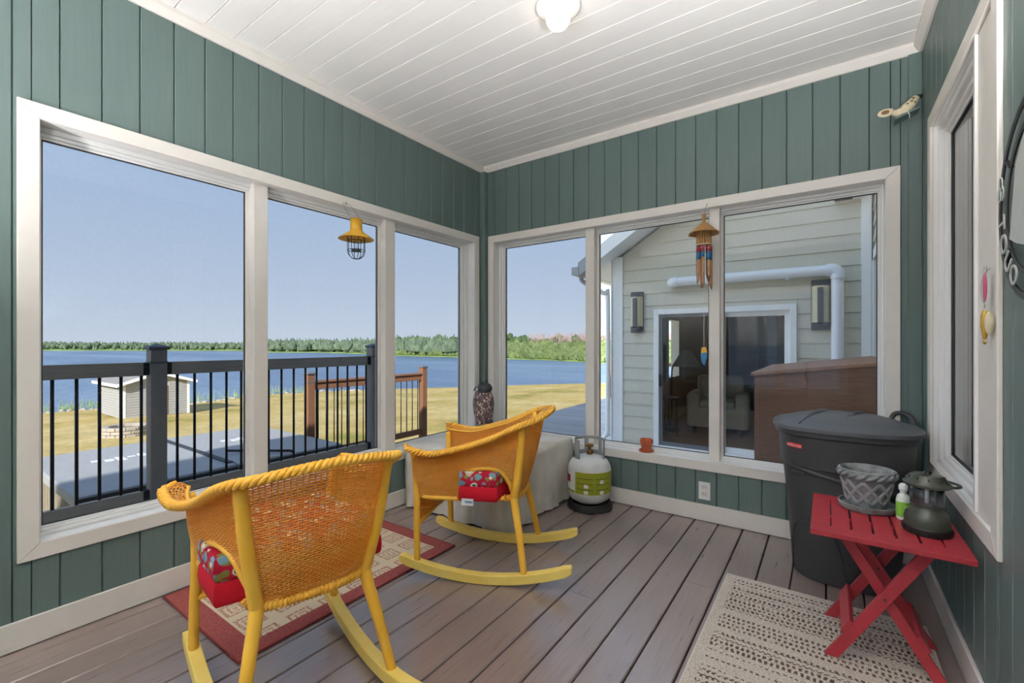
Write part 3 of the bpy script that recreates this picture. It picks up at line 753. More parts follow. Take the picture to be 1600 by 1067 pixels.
# ------------------------------------------------------------------ big black bin
simple('bin_black', (62, 62, 64), .45, var=.12, scale=60, bump=.06); simple('badge_red', (206, 52, 56), .5, bump=0); simple('lid_grey', (86, 88, 92), .45, var=.06, bump=.04)
bn = thing('trash_bin', 'large black lidded trash bin in the corner behind the red table', 'trash bin', (.062, 2.838, .001))
def superring(rx, ry, z, n_=56, e_=2.6, oy=0):
    out = []
    for i in range(n_):
        a = 2*PI*i/n_; c_, s_ = math.cos(a), math.sin(a)
        k = (abs(c_)**e_+abs(s_)**e_)**(-1/e_); out.append((rx*k*c_, oy+ry*k*s_, z))
    return out
def loft(rings, cap0=True, cap1=True):
    m = MB(); n_ = len(rings[0]); vs = [p for r in rings for p in r]; fs = []
    for j in range(len(rings)-1):
        for i in range(n_): fs.append((j*n_+i, j*n_+(i+1) % n_, (j+1)*n_+(i+1) % n_, (j+1)*n_+i))
    if cap0: fs.append(tuple(range(n_))[::-1])
    if cap1: fs.append(tuple((len(rings)-1)*n_+i for i in range(n_)))
    return m.add(vs, fs)
R = [superring(.195, .165, .0), superring(.215, .185, .006), superring(.218, .188, .02), superring(.246, .218, .40), superring(.262, .235, .56), superring(.272, .246, .565), superring(.282, .258, .715), superring(.296, .270, .722), superring(.298, .272, .745), superring(.285, .262, .748)]
MB_ = loft(R); MB_.build('bin_body', 'bin_black', bn, auto=.7)
R = [superring(.300, .276, .742), superring(.306, .282, .748), superring(.306, .282, .764), superring(.292, .268, .772), superring(.262, .240, .775), superring(.235, .215, .789), superring(.15, .14, .812), superring(.06, .05, .819), superring(.01, .01, .820)]
ld = loft(R).build('lid', 'lid_grey', bn, auto=.5)
for off in (-.13, .02):
    pts = [(off-.05+.16*(i/14), -.20+.40*i/14, .776+.040*math.sin(PI*i/14)) for i in range(15)]
    MB().tube(pts, [.004+.013*math.sin(PI*i/14) for i in range(15)], 8).build('lid_rib', 'lid_grey', ld, smooth=True)
def band(pts, r, nm, mat='bin_black'): return MB().tube(pts, r, 8).build(nm, mat, bn, smooth=True)
# curved swoosh rib round the body and arched recess outline on the front
sw = []
for i in range(25):
    a = math.radians(200+110*i/24); z = .575-.10*(i/24)**1.3; rx, ry = .258+(z-.5)*.1, .230+(z-.5)*.1
    c_, s_ = math.cos(a), math.sin(a); k = (abs(c_)**2.6+abs(s_)**2.6)**(-1/2.6); sw.append((rx*k*c_, ry*k*s_, z))
band(sw, .011, 'swoosh_rib')
ar = []
for i in range(31):
    t = i/30; u = -1+2*t; a = math.radians(238+34*u); z = .02+.27*(1-abs(u)**4); f_ = .218+(z/.4)*.028; g_ = .188+(z/.4)*.03
    c_, s_ = math.cos(a), math.sin(a); k = (abs(c_)**2.6+abs(s_)**2.6)**(-1/2.6); ar.append((f_*k*c_, g_*k*s_, z))
band(ar, .005, 'panel_edge')
hp = [(.20, .26, .735), (.215, .30, .775), (.235, .305, .80), (.275, .28, .80), (.295, .25, .775), (.295, .225, .735)]
band(catmull(hp, 5), .012, 'handle')
def on_body(ang, z, off=.001):
    a = math.radians(ang); c_, s_ = math.cos(a), math.sin(a); k = (abs(c_)**2.6+abs(s_)**2.6)**(-1/2.6)
    t = (z-.565)/.15; rx, ry = (.272+.01*t, .246+.012*t)
    if z < .56: t = (z-.4)/.16; rx, ry = .246+.016*t, .218+.017*t
    p = Vector((rx*k*c_, ry*k*s_, z)); a2 = a+.05; c2, s2 = math.cos(a2), math.sin(a2); k2 = (abs(c2)**2.6+abs(s2)**2.6)**(-1/2.6)
    tg = (Vector((rx*k2*c2, ry*k2*s2, z))-p).normalized(); nn = Vector((tg.y, -tg.x, 0)); return p+nn*off, tg, nn
p, tg, nn = on_body(229, .668, .002)
M_ = Matrix((tg, Vector((0, 0, 1)), nn)).transposed().to_4x4(); M_.translation = p
bd = MB().prism([(-.035, -.010), (.035, -.010), (.039, -.006), (.039, .006), (.035, .010), (-.035, .010), (-.039, .006), (-.039, -.006)], 0, .003).xf(M_).build('badge', 'badge_red', bn)
me = text_mesh('Rubbermaid', .0145, .0004); me.materials.clear(); me.materials.append(MATS['tag_white'])
tx = inst('badge_lettering', me, bd); M2 = M_.copy(); M2.translation = p+nn*.0034; tx.matrix_local = M2
p, tg, nn = on_body(229, .535, .001); M_ = Matrix((tg, Vector((0, 0, 1)), nn)).transposed().to_4x4(); M_.translation = p
MB().prism([(-.035, -.007), (.035, -.007), (.038, 0), (.035, .007), (-.035, .007), (-.038, 0)], 0, .003).xf(M_).build('embossed_plate', 'bin_black', bn, bevel=.001)
for s in (-1, 1):
    MB().lathe([(.045, -.015), (.05, -.01), (.05, .01), (.045, .015)], 20).xf(Matrix.Translation((.19*s, .17, .05)) @ Matrix.Rotation(PI/2, 4, 'Y')).build('wheel', 'black_plastic', bn, smooth=False)

# ------------------------------------------------------------------ red folding table
wood('red_paint', (166, 50, 58), (3, 3, 3), .45, .08, .12, .04, 20)
tb = thing('folding_table', 'red painted folding slat table with crossed legs beside the trash bin', 'table', (.163, 2.205, .011))
TW, TL, ZT = .434, .474, .489          # x size, y size, height of the top surface
x0, x1, y0, y1 = -TW/2, TW/2, -TL/2, TL/2
BW = .068
MB().box(x0, x1, y0, y0+BW, ZT-.02, ZT).build('top_rail', 'red_paint', tb, bevel=.002)
MB().box(x0, x1, y1-BW, y1, ZT-.02, ZT).build('top_rail', 'red_paint', tb, bevel=.002)
MB().box(x0, x0+.06, y0+BW, y1-BW, ZT-.02, ZT).build('end_board', 'red_paint', tb, bevel=.001)
MB().box(x1-.06, x1, y0+BW, y1-BW, ZT-.02, ZT).build('end_board', 'red_paint', tb, bevel=.001)
n_ = 5; w_ = (TW-.12)/n_
for i in range(n_): MB().box(x0+.06+i*w_+.004, x0+.06+(i+1)*w_-.004, y0+BW-.004, y1-BW+.004, ZT-.018, ZT-.0005).build('slat', 'red_paint', tb, bevel=.001)
MB().box(x0+.06, x1-.06, -.02, .02, ZT-.032, ZT-.0185).build('batten', 'red_paint', tb)
# crossed legs: one frame leans each way (in the x direction), at the two sides in y
for yy, dirn in ((-.145, 1), (.148, 1), (-.118, -1), (.121, -1)):
    a = Vector((-.155*dirn, yy, .003)); b = Vector((.125*dirn, yy, ZT-.022)); 
    dv = (b-a).normalized(); w = .036/2/abs(dv.z); t = .0105
    P = [(a.x-w, yy-t, 0), (a.x+w, yy-t, 0), (a.x+w, yy+t, 0), (a.x-w, yy+t, 0), (b.x-w, yy-t, b.z), (b.x+w, yy-t, b.z), (b.x+w, yy+t, b.z), (b.x-w, yy+t, b.z)]
    MB().hexa(P).build('leg', 'red_paint', tb, bevel=.0015)
for dirn, ya, yb_ in ((1, -.155, .158), (-1, -.1285, .1315)):
    z = .125; x = -.155*dirn+.28*dirn*(z/(ZT-.022)); sgn = -dirn
    MB().bar((x+sgn*.026, ya, z), (x+sgn*.026, yb_, z), .015, .055, (.28*dirn, 0, ZT)).build('cross_brace', 'red_paint', tb, bevel=.0015)
for dirn in (1, -1): MB().bar((.118*dirn, -.15, ZT-.034), (.118*dirn, .15, ZT-.034), .03, .02).build('top_cleat', 'red_paint', tb)
for yy in (-.132, .134): MB().tube([(0, yy-.028, ZT*.53), (0, yy+.028, ZT*.53)], .004, 8).build('pivot_bolt', 'gasket', tb)

# ------------------------------------------------------------------ grey basket-weave pot
g = N('pot_grey'); p = g.obj(); f = g.noise(p, 26, 4, .6); g.bsdf(g.ramp(f, [(.28, lin((98, 100, 102))), (.55, lin((132, 135, 137))), (.8, lin((160, 163, 165)))]), .7, 0, g.bump(f, .2, .003))
simple('pot_band', (150, 153, 155), .7)
ZTT = .5005
PX_, PY_ = .128, 2.335
pt = thing('grey_pot', 'grey stoneware pot with lattice relief and rope rim on the red table', 'plant pot', (PX_, PY_, ZTT), .5)
sxy = (1.0, .9)
MB().lathe([(.066, 0), (.090, .002), (.097, .014), (.099, .024), (.092, .025), (.087, .012), (.0, .010)], 36, (0, 0, 0), 1, .95, cap=False).build('saucer', 'pot_grey', pt, auto=.7)
MB().lathe([(.0, .0115), (.062, .0115), (.068, .03), (.088, .125), (.092, .128), (.098, .150), (.098, .160), (.090, .164), (.083, .155), (.076, .12), (.06, .04), (.0, .04)], 40, (0, 0, 0), *sxy, cap=False).build('pot', 'pot_grey', pt, auto=.8)
def pot_r(z): return .068+(.088-.068)*(z-.03)/.095
for k in range(10):
    for s in (1, -1):
        for off in (-.045, .045):
            pts = []
            for i in range(9):
                z = .030+.090*i/8; a = 2*PI*k/10+s*(i/8)*.95+off; r_ = pot_r(z)+.0016; pts.append((r_*math.cos(a)*sxy[0], r_*math.sin(a)*sxy[1], z))
            MB().tube(pts, .0032, 6).build('lattice_band', 'pot_band', pt, smooth=True)
for k in range(18):
    pts = [((.0935+.003*math.sin(PI*i/6))*math.cos(2*PI*(k+i/6*1.25)/18)*sxy[0], (.0945+.004*math.sin(PI*i/6))*math.sin(2*PI*(k+i/6*1.25)/18)*sxy[1], .131+.026*i/6) for i in range(7)]
    MB().tube(pts, [.003+.0050*math.sin(PI*i/6) for i in range(7)], 8).build('rope_twist', 'pot_grey', pt, smooth=True)

# ------------------------------------------------------------------ camping lantern and small bottle
simple('lantern_green', (64, 68, 58), .3, var=.06, scale=20, bump=.02); simple('lantern_black', (28, 29, 28), .5)
ln = thing('camping_lantern', 'dark green battery camping lantern with clear globe on the red table', 'lantern', (.288, 2.165, ZTT), .9)
MB().lathe([(.066, 0), (.068, .004), (.068, .022), (.064, .026)], 36).build('base', 'lantern_black', ln, auto=.6)
MB().lathe([(.063, .0262), (.063, .050), (.058, .070), (.046, .082), (.040, .088), (.040, .096), (.0465, .098), (.0465, .104)], 36).build('body', 'lantern_green', ln, auto=.8)
for k in range(12): MB().box(.0665, .0695, -.0015, .0015, .004, .022).xf(Matrix.Rotation(2*PI*k/12, 4, 'Z')).build('grip_rib', 'lantern_black', ln)
MB().lathe([(.046, .1042), (.047, .110), (.0475, .165), (.046, .166), (.0455, .110), (.044, .1045)], 32, cap=False).build('globe', 'clear_plastic', ln, smooth=True)
MB().lathe([(.006, .1042), (.006, .164)], 10).build('lamp_tube', 'label_pale', ln, smooth=True)
for k in range(3): MB().tube([(.040*math.cos(a), .040*math.sin(a), z) for a, z in ((2*PI*k/3, .105), (2*PI*k/3, .165))], .0018, 6).build('globe_post', 'tank_grey', ln, smooth=True)
MB().lathe([(.052, .166), (.066, .168), (.067, .176), (.054, .186), (.050, .198), (.042, .206), (.020, .208), (.0, .208)], 36, cap=False).build('cap', 'lantern_green', ln, auto=.6)
for k in range(10): MB().box(.044, .0525, -.003, .003, .186, .2).xf(Matrix.Rotation(2*PI*k/10, 4, 'Z')).build('vent_rib', 'lantern_green', ln)
bail = [(0, .062, .178), (.02, .074, .178), (.05, .070, .177), (.082, .04, .175), (.090, 0, .174), (.082, -.04, .175), (.05, -.070, .177), (.02, -.074, .178), (0, -.062, .178)]
MB().tube(catmull(bail, 4), .005, 8).build('bail_handle', 'lantern_green', ln, smooth=True)
MB().tube([(-.02, .0, .208), (-.012, 0, .215), (.012, 0, .215), (.02, 0, .208)], .004, 8).build('top_ring', 'lantern_green', ln, smooth=True)
simple('bottle_green', (140, 200, 74), .4); simple('bottle_white', (226, 232, 226), .4)
bt = thing('spray_bottle', 'small white bottle with lime green label tucked behind the lantern', 'bottle', (.235, 2.275, ZTT))
MB().lathe([(.020, 0), (.022, .004), (.022, .075), (.018, .09), (.010, .098), (.010, .11)], 18).build('bottle_body', 'bottle_white', bt, auto=.7)
MB().lathe([(.0224, .012), (.0224, .068)], 18, cap=False).build('label_band', 'bottle_green', bt, smooth=True)
MB().lathe([(.012, .11), (.014, .112), (.014, .128), (.008, .136)], 14).build('cap', 'bottle_white', bt, auto=.7)

# ------------------------------------------------------------------ ceiling lamp
g = N('bulb_glow'); em = g.n('ShaderNodeEmission'); em.inputs[0].default_value = (1, .87, .70, 1); em.inputs[1].default_value = LAMP; g.put(g.out.inputs[0], em.outputs[0])
cp = thing('ceiling_lamp', 'round white ceiling lamp with glowing globe bulb', 'lamp', (-1.03, 1.835, ZC))
MB().lathe([(.105, -.0005), (.105, -.008), (.098, -.012), (.06, -.013), (.035, -.014)], 40).build('base_plate', 'vinyl_white', cp, smooth=True)
MB().lathe([(.026, -.008), (.026, -.018)], 20).build('socket', 'white_trim', cp, smooth=True)
MB().sphere((0, 0, -.056), (.056, .056, .052), 24, 16).build('globe_bulb', 'bulb_glow', cp, smooth=True)

# ------------------------------------------------------------------ yellow cage lantern hanging in the lake window
simple('enamel_yellow', (214, 160, 44), .4, var=.1, scale=25); simple('cage_blue', (44, 56, 70), .5); simple('wire_grey', (150, 144, 132), .5)
yl = thing('hanging_lantern', 'yellow enamel cage lantern hanging in front of the lake-view window', 'lantern', (XL+.125, 1.735, 1.70))
MB().lathe([(.034, .248), (.036, .25), (.036, .19), (.040, .172), (.105, .128), (.108, .124), (.102, .124), (.036, .165), (.030, .185)][::-1], 32, cap=False).build('shade', 'enamel_yellow', yl, smooth=True)
MB().lathe([(.0, .2505), (.034, .2505), (.036, .247)], 24, cap=False).build('shade_cap', 'enamel_yellow', yl, smooth=True)
for k in range(4):
    a = PI*k/4+.4; pts = []
    for i in range(25):
        t = i/24
        if t < .3: r_, z = .053, .135-.085*(t/.3)
        elif t > .7: r_, z = -.053, .05+.085*((t-.7)/.3)
        else: q = PI*(t-.3)/.4; r_, z = .053*math.cos(q), .05-.05*math.sin(q)
        pts.append((r_*math.cos(a), r_*math.sin(a), z))
    MB().tube(pts, .0022, 6).build('cage_wire', 'cage_blue', yl, smooth=True)
for z in (.112, .055): MB().tube([(.053*math.cos(2*PI*i/24), .053*math.sin(2*PI*i/24), z) for i in range(24)], .0022, 6, closed=True).build('cage_ring', 'cage_blue', yl, smooth=True)
MB().lathe([(.03, .052), (.03, .058)], 20).build('candle_plate', 'cage_blue', yl)
MB().lathe([(.0, .06), (.012, .061), (.016, .09), (.012, .125)], 16, cap=False).build('bulb', 'clear_plastic', yl, smooth=True)
for s in (-1, 1): MB().tube([(0, .035*s, .246), (-.055, .035*s, .31), (-.098, .028*s, .362), (-.110, 0, .372)], .0014, 5).build('hanging_wire', 'wire_grey', yl, smooth=True)
MB().tube([(-.113, 0, .362), (-.105, 0, .364), (-.100, 0, .372), (-.106, 0, .379)], .0022, 6).build('hook', 'wire_grey', yl, smooth=True)

# ------------------------------------------------------------------ bamboo wind chime
simple('straw', (178, 134, 84), .8, var=.25, scale=90, bump=.3); simple('bamboo', (172, 128, 92), .6, var=.15, scale=30); simple('chime_blue', (52, 112, 160), .5, var=.3, scale=60); simple('chime_red', (168, 62, 74), .6, var=.2); simple('string_white', (226, 220, 210), .8); simple('parrot_yellow', (222, 168, 52), .6)
wc = thing('wind_chime', 'straw-roofed bamboo wind chime hanging in front of the window facing the house wing', 'wind chime', (-.648, YB-.115, 1.045))
zr = 1.045
def zz_(z): return z-zr
MB().lathe([(.085, zz_(1.868)), (.080, zz_(1.868)), (.012, zz_(1.937)), (.014, zz_(1.945)), (.09, zz_(1.876))], 26, cap=False).build('straw_roof', 'straw', wc)
m = MB()
for k in range(70):
    a = 2*PI*k/70+random.uniform(-.03, .03); L_ = random.uniform(.084, .096); m.tube([(.012*math.cos(a), .012*math.sin(a), zz_(1.944)), (L_*math.cos(a), L_*math.sin(a), zz_(1.872-random.uniform(0, .010)))], .0020, 4)
o_ = m.build('straw_thatch', 'straw', wc); o_['kind'] = 'stuff'
MB().lathe([(.012, zz_(1.938)), (.009, zz_(1.955)), (.013, zz_(1.98)), (.012, zz_(1.995))], 14).build('straw_knot', 'straw', wc, smooth=True)
for k in range(18):
    a = 2*PI*k/18; MB().tube([(.038*math.cos(a), .038*math.sin(a), zz_(1.895)), (.041*math.cos(a), .041*math.sin(a), zz_(1.795))], .006, 6).build('straw_reed', 'straw', wc)
MB().tube([(.046*math.cos(2*PI*i/24), .046*math.sin(2*PI*i/24), zz_(1.80)) for i in range(24)], .003, 6, closed=True).build('binding', 'string_white', wc, smooth=True)
for k in range(7):
    a = 2*PI*k/7+.3; r_ = .038; bx_, by_ = r_*math.cos(a), r_*math.sin(a); zb = (1.515, 1.57, 1.53, 1.60, 1.55, 1.52, 1.585)[k]
    cb = MB().tube([(bx_, by_, zz_(1.79)), (bx_*1.05, by_*1.05, zz_(zb+.05)), (bx_*1.07, by_*1.07, zz_(zb+.03)), (bx_*1.18, by_*1.18, zz_(zb))], [.0105, .0105, .0100, .003], 8).build('bamboo_tube', 'bamboo', wc, smooth=True)
    MB().lathe([(.0112, zz_(1.70+.01*(k % 3))), (.0112, zz_(1.752))], 10, (bx_*1.02, by_*1.02, 0)).build('painted_band', 'chime_blue', cb, smooth=True)
    MB().lathe([(.0112, zz_(1.755)), (.0112, zz_(1.788))], 10, (bx_, by_, 0)).build('painted_band', 'chime_red', cb, smooth=True)
MB().tube([(0, 0, zz_(1.995)), (0, .05, zz_(2.05)), (0, .099, zz_(2.09))], .0015, 5).build('hanging_cord', 'wire_grey', wc)
MB().tube([(0, 0, zz_(1.90)), (0, 0, zz_(1.15))], .0012, 5).build('clapper_cord', 'string_white', wc)
MB().prism([(-.012, .0), (.004, -.012), (.018, .03), (.022, .075), (.012, .105), (-.014, .10), (-.02, .05)], -.004, .004, 'y').build('parrot_body', 'chime_blue', wc, bevel=.002)
MB().prism([(-.016, .066), (.022, .070), (.012, .106), (-.014, .102)], -.005, .005, 'y').build('parrot_head', 'parrot_yellow', wc, bevel=.002)

# ------------------------------------------------------------------ carved ornament on a small corner shelf
simple('bone_cream', (214, 202, 172), .6, var=.12, scale=60); simple('bone_spot', (132, 96, 62), .7)
orn = thing('carved_ornament', 'cream carved ornament with paddle tail and brown spots on a teal shelf', 'ornament', (.32, YB-.075, 2.335))
MB().hexa([(-.035, -.03, .0), (.06, -.03, .035), (.06, .05, .035), (-.035, .05, .0), (-.035, -.03, .012), (.06, -.03, .047), (.06, .05, .047), (-.035, .05, .012)]).build('shelf', 'green_paint_v', orn)
MB().tube(catmull([(-.045, -.01, .045), (-.01, -.012, .040), (.02, -.012, .062), (.05, -.01, .10)], 6), [.012+.016*math.sin(PI*min(1, i/18*1.05)*.9) for i in range(19)], 12).build('body', 'bone_cream', orn, smooth=True)
MB().sphere((-.072, -.008, .055), (.036, .008, .022), 16, 10).build('paddle_tail', 'bone_cream', orn, smooth=True)
MB().sphere((-.074, -.014, .056), (.018, .004, .011), 12, 8).build('tail_disc', 'bone_spot', orn, smooth=True)
for p in ((.012, -.036, .066), (.028, -.036, .075), (-.01, -.03, .055), (.035, -.033, .09), (.04, -.03, .068)): MB().sphere(p, (.006, .004, .005), 8, 6).build('spot', 'bone_spot', orn, smooth=True)
MB().tube([(.0, -.03, .05), (.012, -.036, .03), (.02, -.036, .005), (.018, -.036, -.012)], .0015, 5).build('hanging_cord', 'string_white', orn)
MB().tube([(.05, -.01, .10), (.066, .02, .11)], .012, 10).build('mount', 'green_dark', orn, smooth=True)

# ------------------------------------------------------------------ fishing lures and hook on the right-hand casing, round metal sign
simple('lure_silver', (200, 206, 208), .2, .6); simple('lure_pink', (186, 74, 104), .3); simple('lure_gold', (176, 142, 52), .35)
lu = thing('fishing_lure', 'silver and pink fishing spoon with gold minnow hung on the narrow window casing', 'fishing lure', (XR-.030, 1.85, 1.17))
MB().sphere((0, .007, .165), (.006, .013, .045), 14, 10).build('spoon', 'lure_silver', lu, smooth=True)
MB().sphere((-.002, -.010, .166), (.005, .008, .041), 12, 8).build('pink_stripe', 'lure_pink', lu, smooth=True)
MB().tube([(0, 0, .118), (0, 0, .105)], .002, 6).build('split_ring', 'wire_grey', lu)
MB().tube([(0, 0, .10), (0, 0, .085), (0, 0, .055), (0, 0, .022), (0, 0, .016)], [.004, .009, .010, .005, .003], 10).build('minnow', 'lure_gold', lu, smooth=True)
MB().sphere((0, 0, .008), (.003, .016, .007), 10, 6).build('minnow_tail', 'lure_gold', lu, smooth=True)
for s in (-1, 1): MB().tube([(0, -.006, .2), (0, -.006-.012*s, .212), (0, -.006-.016*s, .222), (0, -.006-.008*s, .226)], .0011, 5).build('treble_hook', 'wire_grey', lu)
MB().tube([(0, 0, .208), (.012, 0, .222)], .001, 5).build('line', 'wire_grey', lu)
hk = tag(MB().sphere((0, 0, 0), (.010, .015, .034), 14, 10).build('cream_stone', 'bone_cream', None, smooth=True), 'cream rounded stone pendant beside the fishing lure', 'pendant'); hk.location = (XR-.0235, 1.835, 1.232)
simple('sign_black', (34, 33, 33), .4); simple('sign_silver', (196, 198, 196), .35, .3)
sg = thing('round_sign', 'round black metal sign with silver letters on the teal wall', 'sign', (XR-.012, 1.545, 1.525))
def ringyz(r, w, nm, mat, x=0.):
    m = MB(); n_ = 72; vs = []; fs = []
    for i in range(n_):
        a = 2*PI*i/n_
        for rr in (r-w/2, r+w/2):
            for xx in (x-.002, x+.002): vs.append((xx, rr*math.cos(a), rr*math.sin(a)))
    for i in range(n_):
        b = i*4; c = ((i+1) % n_)*4; fs += [(b, c, c+2, b+2), (b+1, b+3, c+3, c+1), (b, b+1, c+1, c), (b+2, c+2, c+3, b+3)]
    return m.add(vs, fs).build(nm, mat, sg)
ringyz(.243, .017, 'outer_ring', 'sign_black'); ringyz(.185, .013, 'inner_ring', 'sign_black')
def letter(ch, ang, size=.072, r=.214):
    me = text_mesh(ch, size, .0015); me.materials.clear(); me.materials.append(MATS['sign_silver'])
    ob = inst('letter', me, sg); a = math.radians(ang)
    rad = Vector((0, math.cos(a), math.sin(a))); tan = Vector((0, -math.sin(a), math.cos(a)))
    # wall seen from the room: reading direction is -y
    upv = -rad if ang < 0 else rad; rgt = upv.cross(Vector((-1, 0, 0)))
    M_ = Matrix((rgt, upv, Vector((-1, 0, 0)))).transposed().to_4x4(); M_.translation = rad*r+Vector((-.005, 0, 0)); ob.matrix_local = M_
letter('T', -8); letter('O', -24); letter('U', -41); letter('O', -57)
for k in range(3):
    a = 2*PI*k/3+PI/2; c = Vector((-.005, .216+.014*math.cos(a)*.9, .062+.018*math.sin(a)))
    MB().tube([c+Vector((0, .014*math.cos(2*PI*i/16), .018*math.sin(2*PI*i/16))) for i in range(16)], .0022, 5, closed=True).build('knot_loop', 'sign_silver', sg, smooth=True)
MB().prism([(.155, -.08), (.11, .10), (.05, .16), (-.05, .10), (-.06, -.06), (.02, -.12), (.10, -.10)], -.003, .001, 'x').build('silhouette', 'sign_silver', sg)
for a in (35, 90, 145, 215, 270, 325): MB().bar((0, .185*math.cos(math.radians(a)), .185*math.sin(math.radians(a))), (0, .238*math.cos(math.radians(a)), .238*math.sin(math.radians(a))), .004, .010, (1, 0, 0)).build('spoke', 'sign_black', sg)
# ------------------------------------------------------------------ torchiere lamps added unseen behind the camera to brighten the room
g = N('added_uplight_glow'); em = g.n('ShaderNodeEmission'); em.inputs[0].default_value = (1, 1, 1, 1); em.inputs[1].default_value = ADDED_UPLIGHT; g.put(g.out.inputs[0], em.outputs[0])
def added_torchiere(loc, label):
    t = thing('added_uplight', label, 'lamp', loc, group='added uplight floor lamps')
    MB().lathe([(.13, 0), (.13, .015), (.03, .03), (.014, .05)], 28).build('base', 'sign_black', t, smooth=True)
    MB().tube([(0, 0, .04), (0, 0, .90)], .012, 10).build('pole', 'sign_black', t, smooth=True)
    MB().lathe([(.02, .89), (.08, .90), (.14, .96), (.165, 1.04), (.158, 1.04), (.13, .965), (.07, .912), (.0, .908)], 32, cap=False).build('bowl', 'vinyl_white', t, smooth=True)
    MB().lathe([(.0, .99), (.10, .99), (.10, 1.0), (.0, 1.0)], 28, cap=False).build('light_disc', 'added_uplight_glow', t)
added_torchiere((-.25, -1.0, .001), 'unseen black uplight floor lamp added for fill light, between the white door and the boarded wall')
added_torchiere((-1.75, -1.0, .001), 'unseen black uplight floor lamp added for fill light, on the lake side of the white door')

g = N('added_wall_uplight_glow'); em = g.n('ShaderNodeEmission'); em.inputs[0].default_value = (1, 1, 1, 1); em.inputs[1].default_value = ADDED_UPLIGHT*2.6; g.put(g.out.inputs[0], em.outputs[0])  # glow of an added, unseen wall lamp that lifts the room light
def added_wall_uplight(y, z, label):
    t = thing('added_wall_uplight', label, 'wall lamp', (XR, y, z), group='added wall uplights')
    n_ = 16; rings = []
    for r_, zz in ((.03, -.10), (.07, -.085), (.10, -.03), (.108, .03)): rings.append([(-r_*math.sin(PI*i/n_)*1.15-.001, r_*math.cos(PI*i/n_), zz) for i in range(n_+1)])
    for r_, zz in ((.102, .03), (.094, -.025)): rings.append([(-r_*math.sin(PI*i/n_)*1.15-.001, r_*math.cos(PI*i/n_), zz) for i in range(n_+1)])
    m = MB(); vs = [p for r in rings for p in r]; fs = []
    for j in range(len(rings)-1):
        for i in range(n_): a = j*(n_+1)+i; fs.append((a, a+1, a+n_+2, a+n_+1))
    m.add(vs, fs); m.build('half_bowl', 'vinyl_white', t, smooth=True)
    MB().box(-.006, -.0005, -.05, .05, -.12, .05).build('wall_plate', 'vinyl_white', t, bevel=.002)
    MB().prism([(-.09*math.sin(PI*i/n_)*1.15-.008, .09*math.cos(PI*i/n_)) for i in range(n_+1)], -.02, -.012).build('light_disc', 'added_wall_uplight_glow', t)
added_wall_uplight(.78, 1.36, 'unseen white half-bowl wall uplight added for fill light, between the round sign and the floor lamp')

# ================================================================== outside
# ---- terrain: lawn falling to the lake, lake, far shore
NEAR = [(12, 69.6), (-5.1, 52.7), (-14.7, 42.2), (-18.5, 38.4), (-23.4, 32.4), (-25.8, 28.8), (-30.8, 22.3), (-33.7, 16.6), (-32.4, 11.4), (-34.4, 7.6), (-34.4, 5.3), (-35.4, 3.8), (-35.7, 1.7), (-39.9, -1.8), (-48.8, -8.7), (-60, -30), (-60, -70)]
FAR = [(-600, -160), (-464, -39.4), (-400.5, -.8), (-333.3, 35.5), (-281.8, 71.8), (-229.1, 101.6), (-184.4, 90.3), (-163.8, 101.1), (-123.1, 96.8), (-107.3, 89.5), (-79, 88.7), (-62.3, 85.8), (-49.1, 84.1), (-38.7, 80.4), (-31.2, 75.9), (-14, 71), (12, 74)]
ZLAKE = -2.6
def ang(p): return math.atan2(p[1], p[0]) % (2*PI)
_S = sorted((ang(p), math.hypot(*p)) for p in NEAR)
def shore(a):
    a %= 2*PI
    if a <= _S[0][0]: return _S[0][1]
    for (a0, r0), (a1, r1) in zip(_S[:-1], _S[1:]):
        if a0 <= a <= a1: return r0+(r1-r0)*(a-a0)/(a1-a0)
    return _S[-1][1]
def ground(x, y): return -.95-1.65*min(1.0, math.hypot(x, y)/shore(math.atan2(y, x)))
g = N('lawn_grass'); p = g.pos(); f = g.noise(p, .35, 5, .6); f2 = g.noise(p, 3.5, 4, .7); f3 = g.noise(p, 40, 2)
c = g.ramp(f, [(.30, lin((150, 146, 78))), (.44, lin((202, 176, 112))), (.68, lin((226, 202, 148)))])
c = g.mix(g.ramp(f2, [(.30, (.45, .45, .45, 1)), (.55, (0, 0, 0, 1))]), c, lin((140, 136, 66)))
g.bsdf(c, 1.0, 0, g.bump(f3, .6, .05), .1)
m = MB(); vs = []; fs = []; NA, NR = 90, 26
A0, A1 = math.radians(78), math.radians(232)
for i in range(NA+1):
    a = A0+(A1-A0)*i/NA; S_ = shore(a)
    for j in range(NR+1):
        t = j/NR*1.06; x, y = S_*t*math.cos(a), S_*t*math.sin(a); z = -.95-1.65*t+(.05*math.sin(x*.7)*math.cos(y*.9) if .2 < t < .97 else 0)
        vs.append((x, y, z))
for i in range(NA):
    for j in range(NR): b = i*(NR+1)+j; fs.append((b, b+1, b+NR+2, b+NR+1)[::-1])
m.add(vs, fs); struct('lawn', m, 'lawn_grass', 'sunlit dry lawn sloping down to the lake', 'lawn')
# water
g = N('lake_water'); p = g.pos(); w1 = g.noise(g.mapp(p, (.5, .5, .5), rot=(0, 0, .6)), 1.4, 4, .65); w2 = g.noise(g.mapp(p, (.012, .05, .05), rot=(0, 0, .35)), 1.2, 4, .6)
c = g.ramp(w2, [(.35, lin((80, 106, 138))), (.65, lin((122, 146, 172)))])
g.bsdf(c, .32, 0, g.bump(w1, .9, .35), .35)
m = MB(); m.add([(-1500, -900, ZLAKE), (40, -900, ZLAKE), (40, 700, ZLAKE), (-1500, 700, ZLAKE)], [(0, 1, 2, 3)])
struct('lake', m, 'lake_water', 'blue rippled lake beyond the lawn', 'lake')
